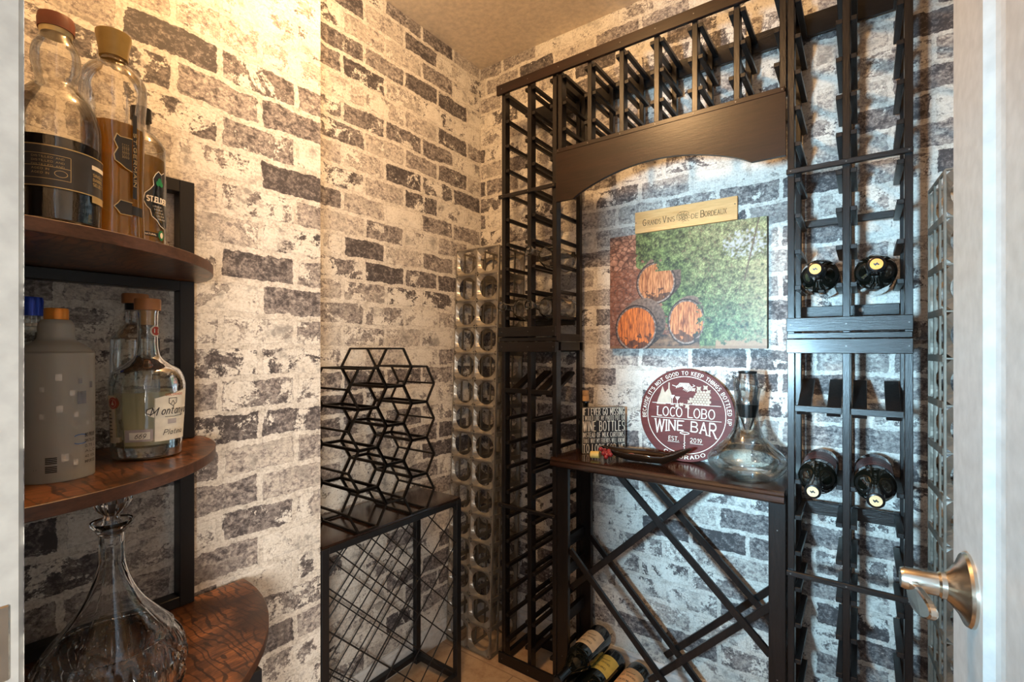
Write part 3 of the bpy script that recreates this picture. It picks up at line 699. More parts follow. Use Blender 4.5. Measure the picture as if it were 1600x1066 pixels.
# ================================================================ quarter-round corner shelves
CX, CY = -1.150, .090
t = thing('corner_shelf_unit', 'black framed corner shelf unit with three quarter-round rustic brown boards, in the left foreground', 'shelf', (CX, CY, 0))
def qshelf(z, r):
    b = B(); th = .018; n = 40
    rim = [(CX+r*cos(pi/2*i/n), CY+r*sin(pi/2*i/n)) for i in range(n+1)]
    T = [b.verts.new((x, y, z)) for x, y in rim]+[b.verts.new((CX, CY, z))]
    D = [b.verts.new((x, y, z-th)) for x, y in rim]+[b.verts.new((CX, CY, z-th))]
    b.faces.new(T); b.faces.new(D[::-1]); e = []
    for i in range(len(T)):
        f = b.faces.new((T[i], D[i], D[(i+1) % len(T)], T[(i+1) % len(T)])); f.material_index = 1
    obj('shelf_board', b, [M['rustic'], M['rustic_edge']], t, bevel=.0008)
qshelf(1.343, .358); qshelf(1.001, .362); qshelf(.660, .452); qshelf(.25, .452)
def bars(name, L):
    b = B()
    for x0, x1, y0, y1, z0, z1 in L: box(b, x0, x1, y0, y1, z0, z1)
    obj(name, b, M['iron'], t, bevel=.001)
for z0, z1 in ((.661, .6815), (.982-.02, .982), (1.304, 1.3245), (1.505, 1.53)):
    bars('side_rail', [(-1.157, -1.127, .093, .405, z0, z1)]); bars('side_rail', [(-1.127, -.785, .093, .118, z0, z1)])
bars('post', [(-1.157, -1.127, .405, .432, .6605, .982)]); bars('post', [(-1.157, -1.127, .405, .432, 1.0015, 1.3245)]); bars('post', [(-1.157, -1.127, .405, .432, 1.3435, 1.53)])
for z0, z1 in ((.6605, .982), (1.0015, 1.3245), (1.3435, 1.53)): bars('post', [(-.815, -.785, .093, .118, z0, z1)])
for x, y in ((-1.157, .490), (-.745, .093), (-1.157, .093), (-.855, .395)): bars('leg', [(x, x+.026, y, y+.026, 0, .642)])

def face_cam(x, y): return atan2(-y, -x)

# ================================================================ bottles on the shelves
# dark spirit in a bulb-necked bottle
x, y, z = -.858, .166, 1.3435
t = thing('spirit_bottle', 'bulb-necked bottle of dark spirit with smoke grey band label, nearest on the top shelf', 'bottle', (x, y, z))
prof = smoothprof([(.030, 0), (.044, .003), (.046, .012), (.046, .06), (.046, .125), (.0445, .143), (.038, .163), (.027, .179), (.0205, .188), (.0220, .200), (.0250, .215), (.0235, .233), (.0170, .247), (.0155, .252)], 5)
b = B(); lathe(b, [(0, 0)]+prof, (x, y, z), 48); obj('glass', b, M['clear2'], t, True)
b = B(); lathe(b, [(0, .006), (.042, .006), (.0435, .02), (.0435, .108), (0, .108)], (x, y, z), 48); obj('spirit', b, M['darkspirit'], t, True, angle=40)
b = B(); lathe(b, [(0, .252), (.0155, .252), (.017, .256), (.017, .258), (0, .258)], (x, y, z), 32); obj('stopper_ring', b, M['palegold'], t, True, angle=40)
b = B(); lathe(b, [(0, .258), (.0185, .258), (.019, .270), (.018, .276), (0, .277)], (x, y, z), 32); obj('stopper', b, M['redcap'], t, True, angle=40)
a0 = face_cam(x, y)+.55; P = on_cyl((x, y, z), .0465, a0)
b = B(); patch(b, P, -.085, .085, .042, .094, n=28); lb = obj('label', b, M['greylabel'], t, True)
b = B()
for v in (.042, .0925): patch(b, P, -.085, .085, v, v+.0014, .0009, 28)
for u0, u1, v0, v1 in ((-.055, -.012, .082, .0826), (-.055, -.012, .067, .0676), (-.055, -.012, .052, .0526)): patch(b, P, u0, u1, v0, v1, .0009, 6)
patch(b, P, -.0122, -.0116, .052, .082, .0009, 2)
for k in range(3): text(b, 'DISTILLED AND', P, -.048, .0775-.005*k, .0022, .03, d=.0009)
for k in range(2): text(b, 'AGED IN', P, -.048, .0625-.005*k, .0024, .016, d=.0009)
ribbon(b, arc(-.021, .060, .006, .004, 0, 360, 14), P, .0006, .0009)
for k, s in enumerate(('SINGLE', 'BARREL', 'SELECT')): text(b, s, P, .014, .0690-.0062*k, .0036, .020, sw=.2, d=.0009)
patch(b, P, .012, .036, .034, .043, .0012, 8)
obj('lettering', b, M['palegold'], lb)
b = B(); patch(b, P, .012, .038, .0775, .083, .001, 8); text(b, 'CRO', P, .018, .0787, .003, sw=.2, d=.0012); obj('label_plate', b, M['cream'], lb)

# fluted amber bottle
x, y, z = -.902, .238, 1.3435
t = thing('spirit_bottle', 'tall fluted clear bottle of amber spirit with gold-brown flared stopper, on the top shelf', 'bottle', (x, y, z))
def oct_(a, r, zz):
    k = 1-.055*max(0, cos(8*a/1.0))**2
    return r*k if r > .014 else r
prof = smoothprof([(.030, 0), (.0365, .002), (.0375, .01), (.0355, .09), (.0380, .19), (.0400, .222), (.0385, .240), (.030, .254), (.0185, .264), (.016, .268), (.0155, .272)], 4)
b = B(); lathe(b, [(0, 0)]+prof, (x, y, z), 64, oct_); obj('glass', b, M['clear2'], t, True, angle=60)
b = B(); lathe(b, [(0, .006), (.034, .006), (.0335, .09), (.0350, .170), (0, .170)], (x, y, z), 64, oct_); obj('spirit', b, M['amber'], t, True, angle=40)
b = B(); lathe(b, [(0, .272), (.0175, .272), (.0185, .285), (.0215, .303), (.0215, .308), (.017, .310), (0, .310)], (x, y, z), 36, lambda a, r, zz: r*(1-.03*abs(sin(4*a))) if zz < .3 else r); obj('stopper', b, simple('olive_gold_stopper', (.34, .23, .07), .35, .3), t, True, angle=40)
a0 = face_cam(x, y)+.25; P = on_cyl((x, y, z), .0378, a0)
b = B(); poly(b, [(-.006,.150),(-.002,.147),(.012,.148),(.012,.100),(.004,.103),(-.002,.108),(-.008,.112),(-.009,.120),(-.005,.130),(-.009,.140)], P, .0010); patch(b, P, .013, .019, .062, .185, .001, 3)
poly(b, [(-.002,.056),(.012,.055),(.012,.036),(-.002,.036),(-.005,.041),(-.009,.046),(-.005,.051)], P, .001); patch(b, P, .012, .03, .038, .051, .0008, 6)
lb = obj('label', b, M['blacklabel'], t)
b = B(); ribbon(b, [(-.006,.150),(-.002,.147),(.012,.148)], P, .0011, .0014); ribbon(b, [(.012,.100),(.004,.103),(-.002,.108),(-.008,.112),(-.009,.120),(-.005,.130),(-.009,.140),(-.006,.150)], P, .0012, .0014)
ribbon(b, [(.012,.055),(-.002,.056),(-.005,.051),(-.009,.046),(-.005,.041),(-.002,.036),(.012,.036)], P, .0011, .0014)
PV = lambda u, v, d: P(.0182-v, .150-u, d) if False else P(.0140+v, .158-u, d)
PV = (lambda PP: (lambda u, v, d: PP(.0140+v, .158-u, d)))(P)
text(b, 'ST.GERMAIN', PV, 0, 0, .0042, .078, sw=.2, d=.0014)
for k in range(4): text(b, 'LIQUEUR', (lambda PP: (lambda u, v, d: PP(.000+v, .139-u, d)))(P), .002, .0022*k, .0014, .02, d=.0014)
obj('lettering', b, M['palegold'], lb)

# third bottle with clover label
x, y, z = -.996, .300, 1.3435
t = thing('spirit_bottle', 'round-shouldered bottle of pale gold spirit with black clover label, third on the top shelf', 'bottle', (x, y, z))
prof = smoothprof([(.026, 0), (.0335, .002), (.0345, .01), (.0345, .17), (.033, .188), (.025, .202), (.0145, .212), (.013, .220), (.013, .236)], 5)
b = B(); lathe(b, [(0, 0)]+prof, (x, y, z), 44); obj('glass', b, M['clear2'], t, True)
b = B(); lathe(b, [(0, .006), (.0325, .006), (.0325, .165), (0, .165)], (x, y, z), 44); obj('spirit', b, M['amberpale'], t, True, angle=40)
b = B(); lathe(b, [(0, .230), (.0150, .230), (.0150, .250), (0, .251)], (x, y, z), 30); obj('cap', b, M['black'], t, True, angle=40)
a0 = face_cam(x, y)+.75; P = on_cyl((x, y, z), .0348, a0)
b = B(); pts = [(.010,.142),(.004,.137),(-.001,.141),(-.006,.135),(-.010,.126),(-.009,.116),(-.014,.108),(-.021,.100),(-.023,.088),(-.019,.079),(-.014,.074),(-.012,.064),(-.004,.058),(.002,.050),(.010,.047),(.02,.05),(.03,.064),(.03,.135)]
poly(b, pts, P, .0008); patch(b, P, -.022, .002, .030, .037, .0008, 6); lb = obj('label', b, M['blacklabel'], t)
b = B(); ribbon(b, pts[:15], P, .001, .0012); text(b, 'ST.ELDER', P, -.0185, .088, .0085, .034, sw=.22, d=.0012)
for k in range(5): text(b, 'LIQUEUR', P, -.010+.002*k, .080-.005*k, .0022, .014, d=.0012)
text(b, 'NATURAL', P, -.021, .032, .0026, .016, sw=.2, d=.0012); obj('lettering', b, M['cream'], lb)
b = B()
for a_ in (90, 210, 330): poly(b, arc(.001+.0035*cos(radians(a_)), .122+.0035*sin(radians(a_)), .0035, .0045, 0, 350, 10), P, .0013)
poly(b, arc(.004, .034, .0055, .0085, 0, 350, 16), P, .0013); obj('clover', b, M['green'], lb)
b = B(); poly(b, arc(.004, .034, .0028, .005, 0, 350, 12), P, .0018); obj('badge', b, M['cream'], lb)

# middle shelf -----------------------------------------------------------
x, y, z = -.944, .183, 1.0015
t = thing('spirit_bottle', 'frosted grey glass bottle with gold cap and small pale squares, nearest on the middle shelf', 'bottle', (x, y, z))
prof = smoothprof([(.030, 0), (.041, .003), (.0425, .012), (.0425, .165), (.041, .178), (.034, .188), (.024, .195), (.0205, .202), (.020, .218), (.0175, .224), (.016, .226)], 5)
b = B(); lathe(b, [(0, 0)]+prof+[(0, .226)], (x, y, z), 48); obj('glass', b, M['frost'], t, True)
b = B(); lathe(b, [(0, .2265), (.0135, .2265), (.0138, .240), (.0128, .2425), (0, .2425)], (x, y, z), 30); obj('cap', b, M['goldcap'], t, True, angle=40)
a0 = face_cam(x, y)+.25; P = on_cyl((x, y, z), .0427, a0)
b = B()
for u, v, s in ((-.012,.140,.007),(.003,.118,.006),(-.011,.096,.007),(.008,.088,.005),(-.028,.088,.005),(.024,.075,.004),(-.006,.027,.008),(.007,.020,.006),(-.028,.125,.005),(.036,.078,.004)): patch(b, P, u, u+s, v, v+s*1.35, .0006, 2)
obj('printed_pattern', b, simple('pale_grey_print', (.62, .62, .60), .4), t)
b = B()
for u, v, s in ((.012,.106,.012),(.013,.135,.005),(.030,.128,.006)): patch(b, P, u, u+s, v, v+s*1.5, .0006, 2)
obj('printed_pattern', b, simple('slate_print', (.20, .20, .22), .4), t)
b = B()
for k in range(9): patch(b, P, -.022, -.010, .014+.0024*k, .0154+.0024*k, .0009, 2) if k != 4 else None
for k, s in enumerate(('80 PROOF', 'DISTILLED', '0.75 L', 'ALC', '40 VOL', 'IMPORTED')): text(b, s, P, .022, .058-.0075*k, .0035 if k else .005, .019, sw=.16, d=.0009)
text(b, 'L 7', P, -.034, .018, .002, d=.0009); obj('print', b, M['ink'], t)
b = B(); ribbon(b, arc(.016, .052, .008, .003, 200, 340, 6), P, .0012, .0009); ribbon(b, arc(.016, .0595, .008, .003, 20, 160, 6), P, .0012, .0009); obj('emblem', b, simple('blue_print', (.05, .15, .45), .4), t)

x, y, z = -1.098, .180, 1.0015
t = thing('spirit_bottle', 'clear bottle with cobalt blue cap, behind the frosted bottle on the middle shelf', 'bottle', (x, y, z))
prof = smoothprof([(.026, 0), (.0335, .002), (.0340, .01), (.0340, .170), (.030, .190), (.0170, .208), (.0135, .216), (.0135, .238)], 5)
b = B(); lathe(b, [(0, 0)]+prof, (x, y, z), 40); obj('glass', b, M['clear'], t, True)
b = B(); lathe(b, [(0, .238), (.0165, .238), (.0175, .262), (.0165, .268), (0, .269)], (x, y, z), 30); obj('cap', b, M['bluecap'], t, True, angle=40)
b = B()
for k in range(14):
    a = 2*pi*k/14; tube(b, (x+.016*cos(a), y+.016*sin(a), z+.223), (x+.016*cos(a+.45), y+.016*sin(a+.45), z+.223), .003, 6)
obj('neck_ring', b, M['cream'], t, True)

x, y, z = -1.004, .312, 1.0015
t = thing('rum_bottle', 'squat clear bottle of pale rum with cream script label and wooden stopper', 'bottle', (x, y, z))
prof = smoothprof([(.040, 0), (.0475, .002), (.049, .010), (.0525, .060), (.0545, .105), (.0535, .130), (.046, .148), (.030, .160), (.0195, .170), (.0155, .184), (.0145, .205), (.0150, .240), (.0158, .250)], 6)
b = B(); lathe(b, [(0, 0)]+prof, (x, y, z), 56); obj('glass', b, M['clear'], t, True)
b = B(); lathe(b, [(0, .024), (.0455, .024), (.0500, .060), (.0520, .112), (0, .112)], (x, y, z), 56); obj('rum', b, M['pale'], t, True, angle=40)
b = B(); lathe(b, [(0, .004), (.041, .004), (.043, .012), (.043, .020), (0, .0225)], (x, y, z), 48); obj('glass_foot', b, M['crystal'], t, True, angle=40)
b = B(); lathe(b, [(0, .226), (.010, .226), (.0130, .236), (.0135, .2505), (0, .2505)], (x, y, z), 30); obj('cork', b, M['cork'], t, True, angle=40)
b = B(); lathe(b, [(0, .2510), (.0190, .2510), (.0192, .268), (.0182, .2705), (0, .2705)], (x, y, z), 36); obj('stopper_top', b, M['corkcap'], t, True, angle=40)
a0 = face_cam(x, y)
def on_prof(c, a0, r0, k):                     # slightly flared body
    return lambda u, v, d: Vector((c[0]+(r0+k*v+d)*cos(a0+u/r0), c[1]+(r0+k*v+d)*sin(a0+u/r0), c[2]+v))
P = on_prof((x, y, z), a0, .0500, .046)
def patch_v(b, P, u0, u1, v0, v1, d=.0006, n=12, top=None):
    g = []
    for j in range(5): g.append([b.verts.new(P(u0+(u1-u0)*i/n, v0+((top(i/n) if top else v1)-v0)*j/4, d)) for i in range(n+1)])
    for j in range(4):
        for i in range(n): b.faces.new((g[j][i], g[j][i+1], g[j+1][i+1], g[j+1][i]))
b = B(); patch_v(b, P, .008, .062, .030, .110, .0012, 14, lambda q: .102+.014*q); poly(b, arc(.014, .079, .016, .009, 90, 270, 10), P, .0014); lb = obj('label', b, M['ivory'], t)
b = B(); patch_v(b, P, -.060, -.045, .030, .108, .0008, 6); patch_v(b, P, -.045, -.038, .032, .040, .0008, 3); lb2 = obj('side_label', b, M['tanlabel'], t)
b = B(); patch_v(b, P, -.030, .007, .032, .052, .0008, 8); obj('batch_label', b, simple('mauve_grey_paper', (.42, .37, .36), .5), t)
b = B(); patch_v(b, P, -.0235, .003, .0355, .0475, .0012, 8); bl = obj('batch_label', b, M['ivory'], t)
b = B(); text(b, '669', P, -.0165, .0375, .0075, .013, sw=.1, slant=.3, d=.0016); obj('lettering', b, M['ink'], bl)
b = B()
text(b, 'M', P, .003, .074, .0125, sx=.85, sw=.10, slant=.25, d=.0022); text(b, 'ontanya', P, .0165, .0745, .0135, .042, sw=.10, slant=.25, d=.0022)
ribbon(b, [(.005,.0865),(-.001,.084),(-.002,.078),(.004,.0755),(.008,.079)], P, .0013, .0022); ribbon(b, [(.022,.0705),(.035,.0695),(.052,.071)], P, .0009, .0022)
text(b, 'Platino', P, .020, .040, .0085, .032, sw=.11, slant=.3, d=.002)
ribbon(b, [(.027,.101),(.027,.093),(.033,.088),(.039,.093),(.039,.101),(.027,.101)], P, .0010, .002); ribbon(b, [(.030,.091),(.033,.097),(.036,.091)], P, .0009, .002)
ribbon(b, [(.0085,.0305),(.0085,.1015)], P, .0004, .002)
for k in range(8): patch_v(b, P, -.0585, -.0525+.001*(k % 3), .040+.006*k, .0415+.006*k, .0011, 2)
obj('lettering', b, M['ink'], lb)
b = B(); patch_v(b, P, .026, .040, .058, .066, .0018, 4); obj('lettering', b, simple('grey_stamp', (.45, .42, .42), .5), lb)
b = B(); text(b, 'COLORADO', P, .022, .1055, .0032, .028, sw=.2, d=.0018); obj('lettering', b, M['fruitred'], lb)
b = B(); poly(b, arc(-.0475, .096, .0085, .0095, 0, 350, 22), P, .0014); sl = obj('seal', b, M['redseal'], t)
b = B(); ribbon(b, arc(-.0475, .096, .0062, .0068, 0, 360, 18), P, .0006, .0018); poly(b, [(-.0475,.0995),(-.0505,.093),(-.0445,.093)], P, .0018); obj('seal_print', b, M['tanlabel'], sl)
Pn = on_cyl((x, y, z), .0156, a0+.75)
b = B(); poly(b, arc(0, .215, .0085, .0095, 0, 350, 22), Pn, .0012); sl = obj('neck_seal', b, M['ivory'], t)
b = B(); poly(b, arc(0, .215, .0065, .0075, 0, 350, 22), Pn, .0018); obj('seal_print', b, M['redseal'], sl)
b = B(); ribbon(b, [(-.003,.212),(-.003,.2185)], Pn, .0012, .0024); ribbon(b, [(.003,.212),(.003,.2185)], Pn, .0012, .0024); obj('seal_print', b, M['ivory'], sl)

x, y, z = -1.098, .322, 1.0015
t = thing('spirit_bottle', 'empty-looking clear bottle with orange wood stopper, behind the pale rum on the middle shelf', 'bottle', (x, y, z))
prof = smoothprof([(.028, 0), (.0360, .002), (.0370, .01), (.0370, .185), (.034, .205), (.020, .225), (.0150, .234), (.0150, .262)], 5)
b = B(); lathe(b, [(0, 0)]+prof, (x, y, z), 40); obj('glass', b, M['clear2'], t, True)
b = B(); lathe(b, [(0, .256), (.0158, .256), (.0158, .268), (0, .268)], (x, y, z), 30); obj('neck_band', b, M['black'], t, True, angle=40)
b = B(); lathe(b, [(0, .268), (.0205, .268), (.0205, .284), (.0195, .286), (0, .286)], (x, y, z), 30); obj('stopper', b, M['corkcap'], t, True, angle=40)
P = on_cyl((x, y, z), .0372, face_cam(x, y)+.5)
b = B(); text(b, 'ERUM', P, .008, .128, .0085, .024, sw=.16, serif=.12, d=.001); obj('lettering', b, M['ink'], t)

# cut crystal ship's decanter on the bottom board
x, y, z = -.880, .230, .6605
t = thing('crystal_decanter', 'wide-based cut crystal decanter with faceted stopper on the lowest rustic board', 'decanter', (x, y, z))
outer = smoothprof([(.052, 0), (.074, .003), (.088, .022), (.0925, .052), (.0905, .080), (.080, .104), (.060, .128), (.040, .154), (.026, .182), (.0175, .212), (.0150, .240), (.0165, .260), (.0240, .272), (.0245, .278)], 12)
def cuts(a, r, zz):
    if .010 < zz < .106:
        q = 0
        for k_, s_, ph in ((6, 75, 0), (6, -75, 0), (12, 0, .26)):
            c_ = abs(sin(k_*(a+ph)*.5+s_*(zz-.058)*.35)); q += .0062*max(0, 1-c_*2.8)
        fan = abs(sin(18*a))*max(0, 1-abs(zz-.058)/.045); q += .0028*max(0, 1-fan*1.6)
        return r-min(q, .0075)
    if .106 <= zz < .245: return r*(1-.045*abs(sin(4*a)))
    return r
b = B(); lathe(b, [(0, 0)]+outer+[(.0200, .276)]+[(max(r-.0065, .011), zz+.004) for r, zz in outer[::-1] if .01 < zz < .265]+[(0, .013)], (x, y, z), 216, cuts); obj('glass', b, M['crystal'], t, True, angle=18)
b = B(); lathe(b, [(0, .255), (.010, .256), (.0135, .272), (.010, .280), (.009, .286), (.018, .294), (.0245, .306), (.0225, .317), (.012, .3215), (0, .3215)], (x, y, z), 40, lambda a, r, zz: r*(1-.10*abs(sin(5*a))) if zz > .275 else r); obj('stopper', b, M['crystal'], t, True, angle=20)

# ================================================================ bottles lying in the racks
def lying(root, loc, roll=0, pitch=0):
    root.location = loc; root.rotation_euler = (pi/2+pitch, 0, roll); return root
WP = smoothprof([(.020, .002), (.0385, 0), (.0415, .006), (.0425, .02), (.0425, .150), (.041, .170), (.032, .196), (.0205, .222), (.0150, .245), (.0140, .268)], 5)
def wine(label, group, cap, lab=None, bodymat='dglass', r=1.0):
    t = thing('wine_bottle', label, 'bottle', (0, 0, 0), group)
    b = B(); lathe(b, [(0, .012)]+[(rr*r, zz) for rr, zz in WP]+[(0, .268)], n=44); obj('glass', b, M[bodymat], t, True, angle=50)
    b = B(); lathe(b, [(0, .2420), (.0155, .2420), (.0150, .290), (.0170, .2915), (.0170, .3005), (.0150, .302), (0, .302)], n=36); cp = obj('capsule', b, M['foil'], t, True, angle=40)
    b = B(); lathe(b, [(0, .302), (.0120, .302), (.0118, .3032), (0, .3032)], n=30); dc = obj('capsule_disc', b, M[cap], cp, True, angle=40)
    P0 = on_plane((0, 0, .3032), (1, 0, 0), (0, -1, 0), (0, 0, 1))
    b = B(); poly(b, [(-.006,-.003),(-.002,-.001),(.001,-.004),(.003,-.001),(.006,.001),(.003,.003),(.001,.001),(-.002,.004),(-.005,.001)], P0, .0004); obj('emblem', b, M['blacklabel'], dc)
    if lab:
        P = on_cyl((0, 0, 0), .0427*r, pi/2)
        b = B(); patch(b, P, -.045, .045, .048, .138, .0004, 20); L = obj('label', b, M[lab], t, True)
        b = B(); text(b, 'CHATEAU', P, 0, .114, .008, .045, align='c', sw=.16, serif=.1, d=.001); ribbon(b, [(-.03,.106),(.03,.106)], P, .0012, .001)
        text(b, 'GRAND VIN', P, 0, .088, .007, .05, align='c', sw=.15, d=.001); ribbon(b, arc(0, .068, .016, .008, 20, 160, 8), P, .0022, .001); ribbon(b, [(-.025,.058),(.025,.058)], P, .001, .001)
        obj('lettering', b, M['ink'], L)
    return t
Bz = 1.630
lying(wine('dark bottle with orange disc, left slot just above the thick rail of the right rack', 'dark bottles in the right rack', 'goldcap'), (-.092, Bz, 1.371))
lying(wine('dark bottle with orange disc, right slot just above the thick rail of the right rack', 'dark bottles in the right rack', 'goldcap'), (.022, Bz, 1.371))
lying(wine('dark bottle with pale gold capsule disc, in the left slot under the sloping display row', 'dark bottles in the right rack', 'palecap', 'winered'), (-.097, Bz, .862), pitch=.03)
lying(wine('dark bottle with pale gold capsule disc, in the right slot under the sloping display row', 'dark bottles in the right rack', 'palecap', 'winered'), (.021, Bz, .862), pitch=.03)
g = 'bottles lying in the counter bin'
lying(wine('dark bottle with cream label, lying against the leg at the upper left of the bin', g, 'blacklabel', 'tanlabel'), (-.776, 1.625, .1385), roll=-.02)
lying(wine('dark bottle with mustard label, second of those lying in the bin', g, 'goldcap', 'yellowlabel'), (-.720, 1.625, .058+.012), roll=-.05)
lying(wine('dark bottle with apricot and black label, rightmost of those lying in the bin', g, 'goldcap', 'orangelabel'), (-.630, 1.625, .058), roll=-.05)
lying(wine('dark unlabelled bottle lying lowest against the left leg of the bin', g, 'blacklabel'), (-.807, 1.625, .058), roll=0)

def carafe(label):
    t = thing('clear_bottle', label, 'bottle', (0, 0, 0), 'clear empty bottles in the left rack')
    pr = smoothprof([(.024, .002), (.0400, 0), (.0425, .008), (.0425, .115), (.0415, .140), (.034, .165), (.022, .186), (.0150, .205), (.0130, .225), (.0130, .262), (.0160, .268), (.0165, .278), (.0150, .281)], 5)
    b = B(); lathe(b, [(0, .014)]+pr+[(.0115, .281)]+[(max(r-.003, .009), zz+.002) for r, zz in pr[::-1] if .012 < zz < .262]+[(0, .018)], n=44); obj('glass', b, M['crystal'], t, True, angle=50)
    P = on_cyl((0, 0, 0), .0427, .9)
    b = B(); poly(b, arc(0, .065, .022, .028, 0, 350, 24), P, .0005); obj('label', b, M['tanlabel'], t)
    return t
lying(carafe('clear empty bottle lying in the right slot, highest of the three in the left rack'), (-.927, 1.655, 1.4854+.0355))
lying(carafe('clear empty bottle lying in the right slot just above the left rack’s double rail'), (-.927, 1.655, 1.300+.0355))
lying(carafe('clear empty bottle lying in the left slot just above the left rack’s double rail'), (-1.043, 1.655, 1.300+.0355))
# ================================================================ canvas, crate board and signs
def fbm(x, y, s, o=4, seed=0):
    return noise.fractal(Vector((x*s+seed, y*s-seed*.7, seed*1.3)), 1.0, 2.0, o)   # about -1..1
def lerp(a, b, t):
    t = max(0, min(1, t)); return tuple(p+(q-p)*t for p, q in zip(a, b))
def srgb(r, g, b): return tuple(((c/255)/12.92 if c/255 <= .04045 else ((c/255+.055)/1.055)**2.4) for c in (r, g, b))
def picture(x, z):
    n1 = fbm(x, z, 45, 5); n2 = fbm(x, z, 120, 4, 3.1); n3 = fbm(x, z, 14, 3, 7.7)
    # stone wall at the left
    vd = noise.voronoi(Vector((x*42, z*60, 0)))[0]; e = vd[1]-vd[0]
    c = lerp(srgb(96, 60, 50), srgb(186, 140, 118), .5+n1*.7+n2*.3); c = lerp(srgb(66, 42, 36), c, e*5)
    if z < 1.47: c = lerp(c, srgb(120, 72, 52), .5+n2)
    # foliage
    k = (x+.640)*1.1+(z-1.46)*.55+n3*.05+n1*.03
    if x > -.66 and (k > .0 or (z > 1.545+n1*.02 and x > -.672)):
        lv = noise.voronoi(Vector((x*150+n1*1.2, z*150+n2, 2.0)))[0]; leaf = 1-min(1, lv[0]*1.5); gap_ = min(1, (lv[1]-lv[0])*3.5)
        lf = .30+.42*leaf+n1*.55+n2*.35
        fol = lerp(srgb(34, 48, 30), srgb(134, 158, 84), lf)
        lite = max(0, min(1, (x+.52)*3.6+(z-1.42)*1.4+n3*.3))
        fol = lerp(fol, lerp(srgb(104, 98, 62), srgb(206, 204, 138), lf+.1), lite*.8)
        bl = max(0, min(1, 1-abs(z-1.29-(x+.44)*-.25)/.12))*max(0, min(1, (x+.50)*8))
        fol = lerp(fol, lerp(srgb(36, 70, 56), srgb(128, 164, 116), lf), bl*.7)
        fol = lerp(lerp(srgb(30, 40, 26), fol, .35), fol, gap_)
        tw = fbm(x, z*.8, 70, 3, 11)
        if abs(tw) < .035 and lite > .25: fol = lerp(fol, srgb(142, 108, 84), .6)
        if x > -.37 and z > 1.46:
            q = 1-((x+.30)**2+((z-1.515)*1.6)**2)/.0045
            if q > -.3: fol = lerp(fol, srgb(176, 176, 186), q*.45+n2*1.3+n1*.7)
        if x > -.33 and z < 1.46: fol = lerp(fol, srgb(212, 186, 132), (x+.33)*5*(.5+n2))
        if z < 1.21+n1*.02 and x > -.39: fol = lerp(fol, srgb(170, 122, 88), .8)
        if abs(x-(-.305+(z-1.40)*.22)) < .0020 and z > 1.40: fol = srgb(104, 84, 66)
        gm = sum(fol)/3; fol = tuple(gm+(q_-gm)*.82 for q_ in fol)
        c = fol
    # ground and gap
    if z < 1.235 and -.62 < x < -.44: c = lerp(srgb(58, 44, 40), srgb(140, 104, 78), .4+n1)
    if z < 1.196: c = lerp(c, srgb(130, 96, 70), .6)
    def barrel(c, bx, bz, rx, rz, dx, dz, bright):
        # body receding up/right behind the head, then the head
        for q in range(8, 0, -1):
            f = q/8; ex, ez = bx+dx*f, bz+dz*f; d = ((x-ex)/(rx*1.02))**2+((z-ez)/(rz*1.02))**2
            if d < 1: c = lerp(srgb(48, 36, 32), srgb(128, 104, 90), .25+.5*n2+(z-bz)/rz*.45); 
        d = sqrt(((x-bx)/rx)**2+((z-bz)/rz)**2)
        if d < 1:
            c = srgb(44, 32, 30) if d > .95 else (lerp(srgb(150, 128, 116), srgb(84, 68, 60), .5+n2*1.5+(z-bz)/rz*.4) if d > .88 else c)
            if d <= .88:
                pl = (x-bx)/rx*3.6; g_ = abs(pl-round(pl)); gr = fbm(x*6, z*.6, 60, 3, 5)
                c = lerp(srgb(110, 52, 24), bright, .55+gr*.8)
                if g_ > .46: c = lerp(c, srgb(50, 24, 14), .7)
                if (z-bz)/rz < -.5+n1*.45: c = lerp(c, srgb(42, 26, 22), .8)
        return c
    if -.70 < x < -.50 and 1.33 < z < 1.50+n1*.02 and not (x > -.585+n1*.03 and z > 1.455): c = barrel(c, -.588, 1.415, .070, .074, .02, .02, srgb(206, 140, 92))
    c = barrel(c, -.660, 1.258, .078, .084, .028, .022, srgb(226, 122, 52))
    if not (x > -.440+n1*.04): c = barrel(c, -.484, 1.276, .062, .078, .012, .008, srgb(222, 140, 88))
    return c
bm = B(); NX, NZ = 300, 236; X0, X1, Z0, Z1, YC = -.759, -.241, 1.186, 1.5935, 1.665
V = [[bm.verts.new((X0+(X1-X0)*i/NX, YC, Z0+(Z1-Z0)*k/NZ)) for i in range(NX+1)] for k in range(NZ+1)]
for k in range(NZ):
    for i in range(NX): bm.faces.new((V[k][i], V[k][i+1], V[k+1][i+1], V[k+1][i]))
bm.faces.ensure_lookup_table()
t = thing('canvas_print', 'unframed canvas print of three wine barrels under green vines, hung above the counter', 'picture', (-.5, YC, 1.19))
b2 = B(); box(b2, X0, X1, YC+.0004, 1.688, Z0, Z1); obj('stretcher_edge', b2, simple('olive_dark_canvas_edge', (.09, .075, .04), .8), t)
cols = {}
pic = obj('printed_face', bm, M['white'], t)
me = pic.data; ca = me.color_attributes.new('print', 'FLOAT_COLOR', 'POINT')
buf = []
for v_ in me.vertices:
    c_ = picture(v_.co.x-.5, v_.co.z+1.19); buf += [*c_, 1]
ca.data.foreach_set('color', buf)
m, nt, p = newmat('printed_canvas'); a_ = nt.nodes.new('ShaderNodeVertexColor'); a_.layer_name = 'print'
nt.links.new(a_.outputs[0], p.inputs[0]); p.inputs['Roughness'].default_value = .45; p.inputs['Specular IOR Level'].default_value = .4
g = G(nt); g.bump(g.noise(nt.nodes.new('ShaderNodeTexCoord').outputs['Object'], 900, 2).outputs[0], .1, .0005, p)
me.materials.clear(); me.materials.append(m)

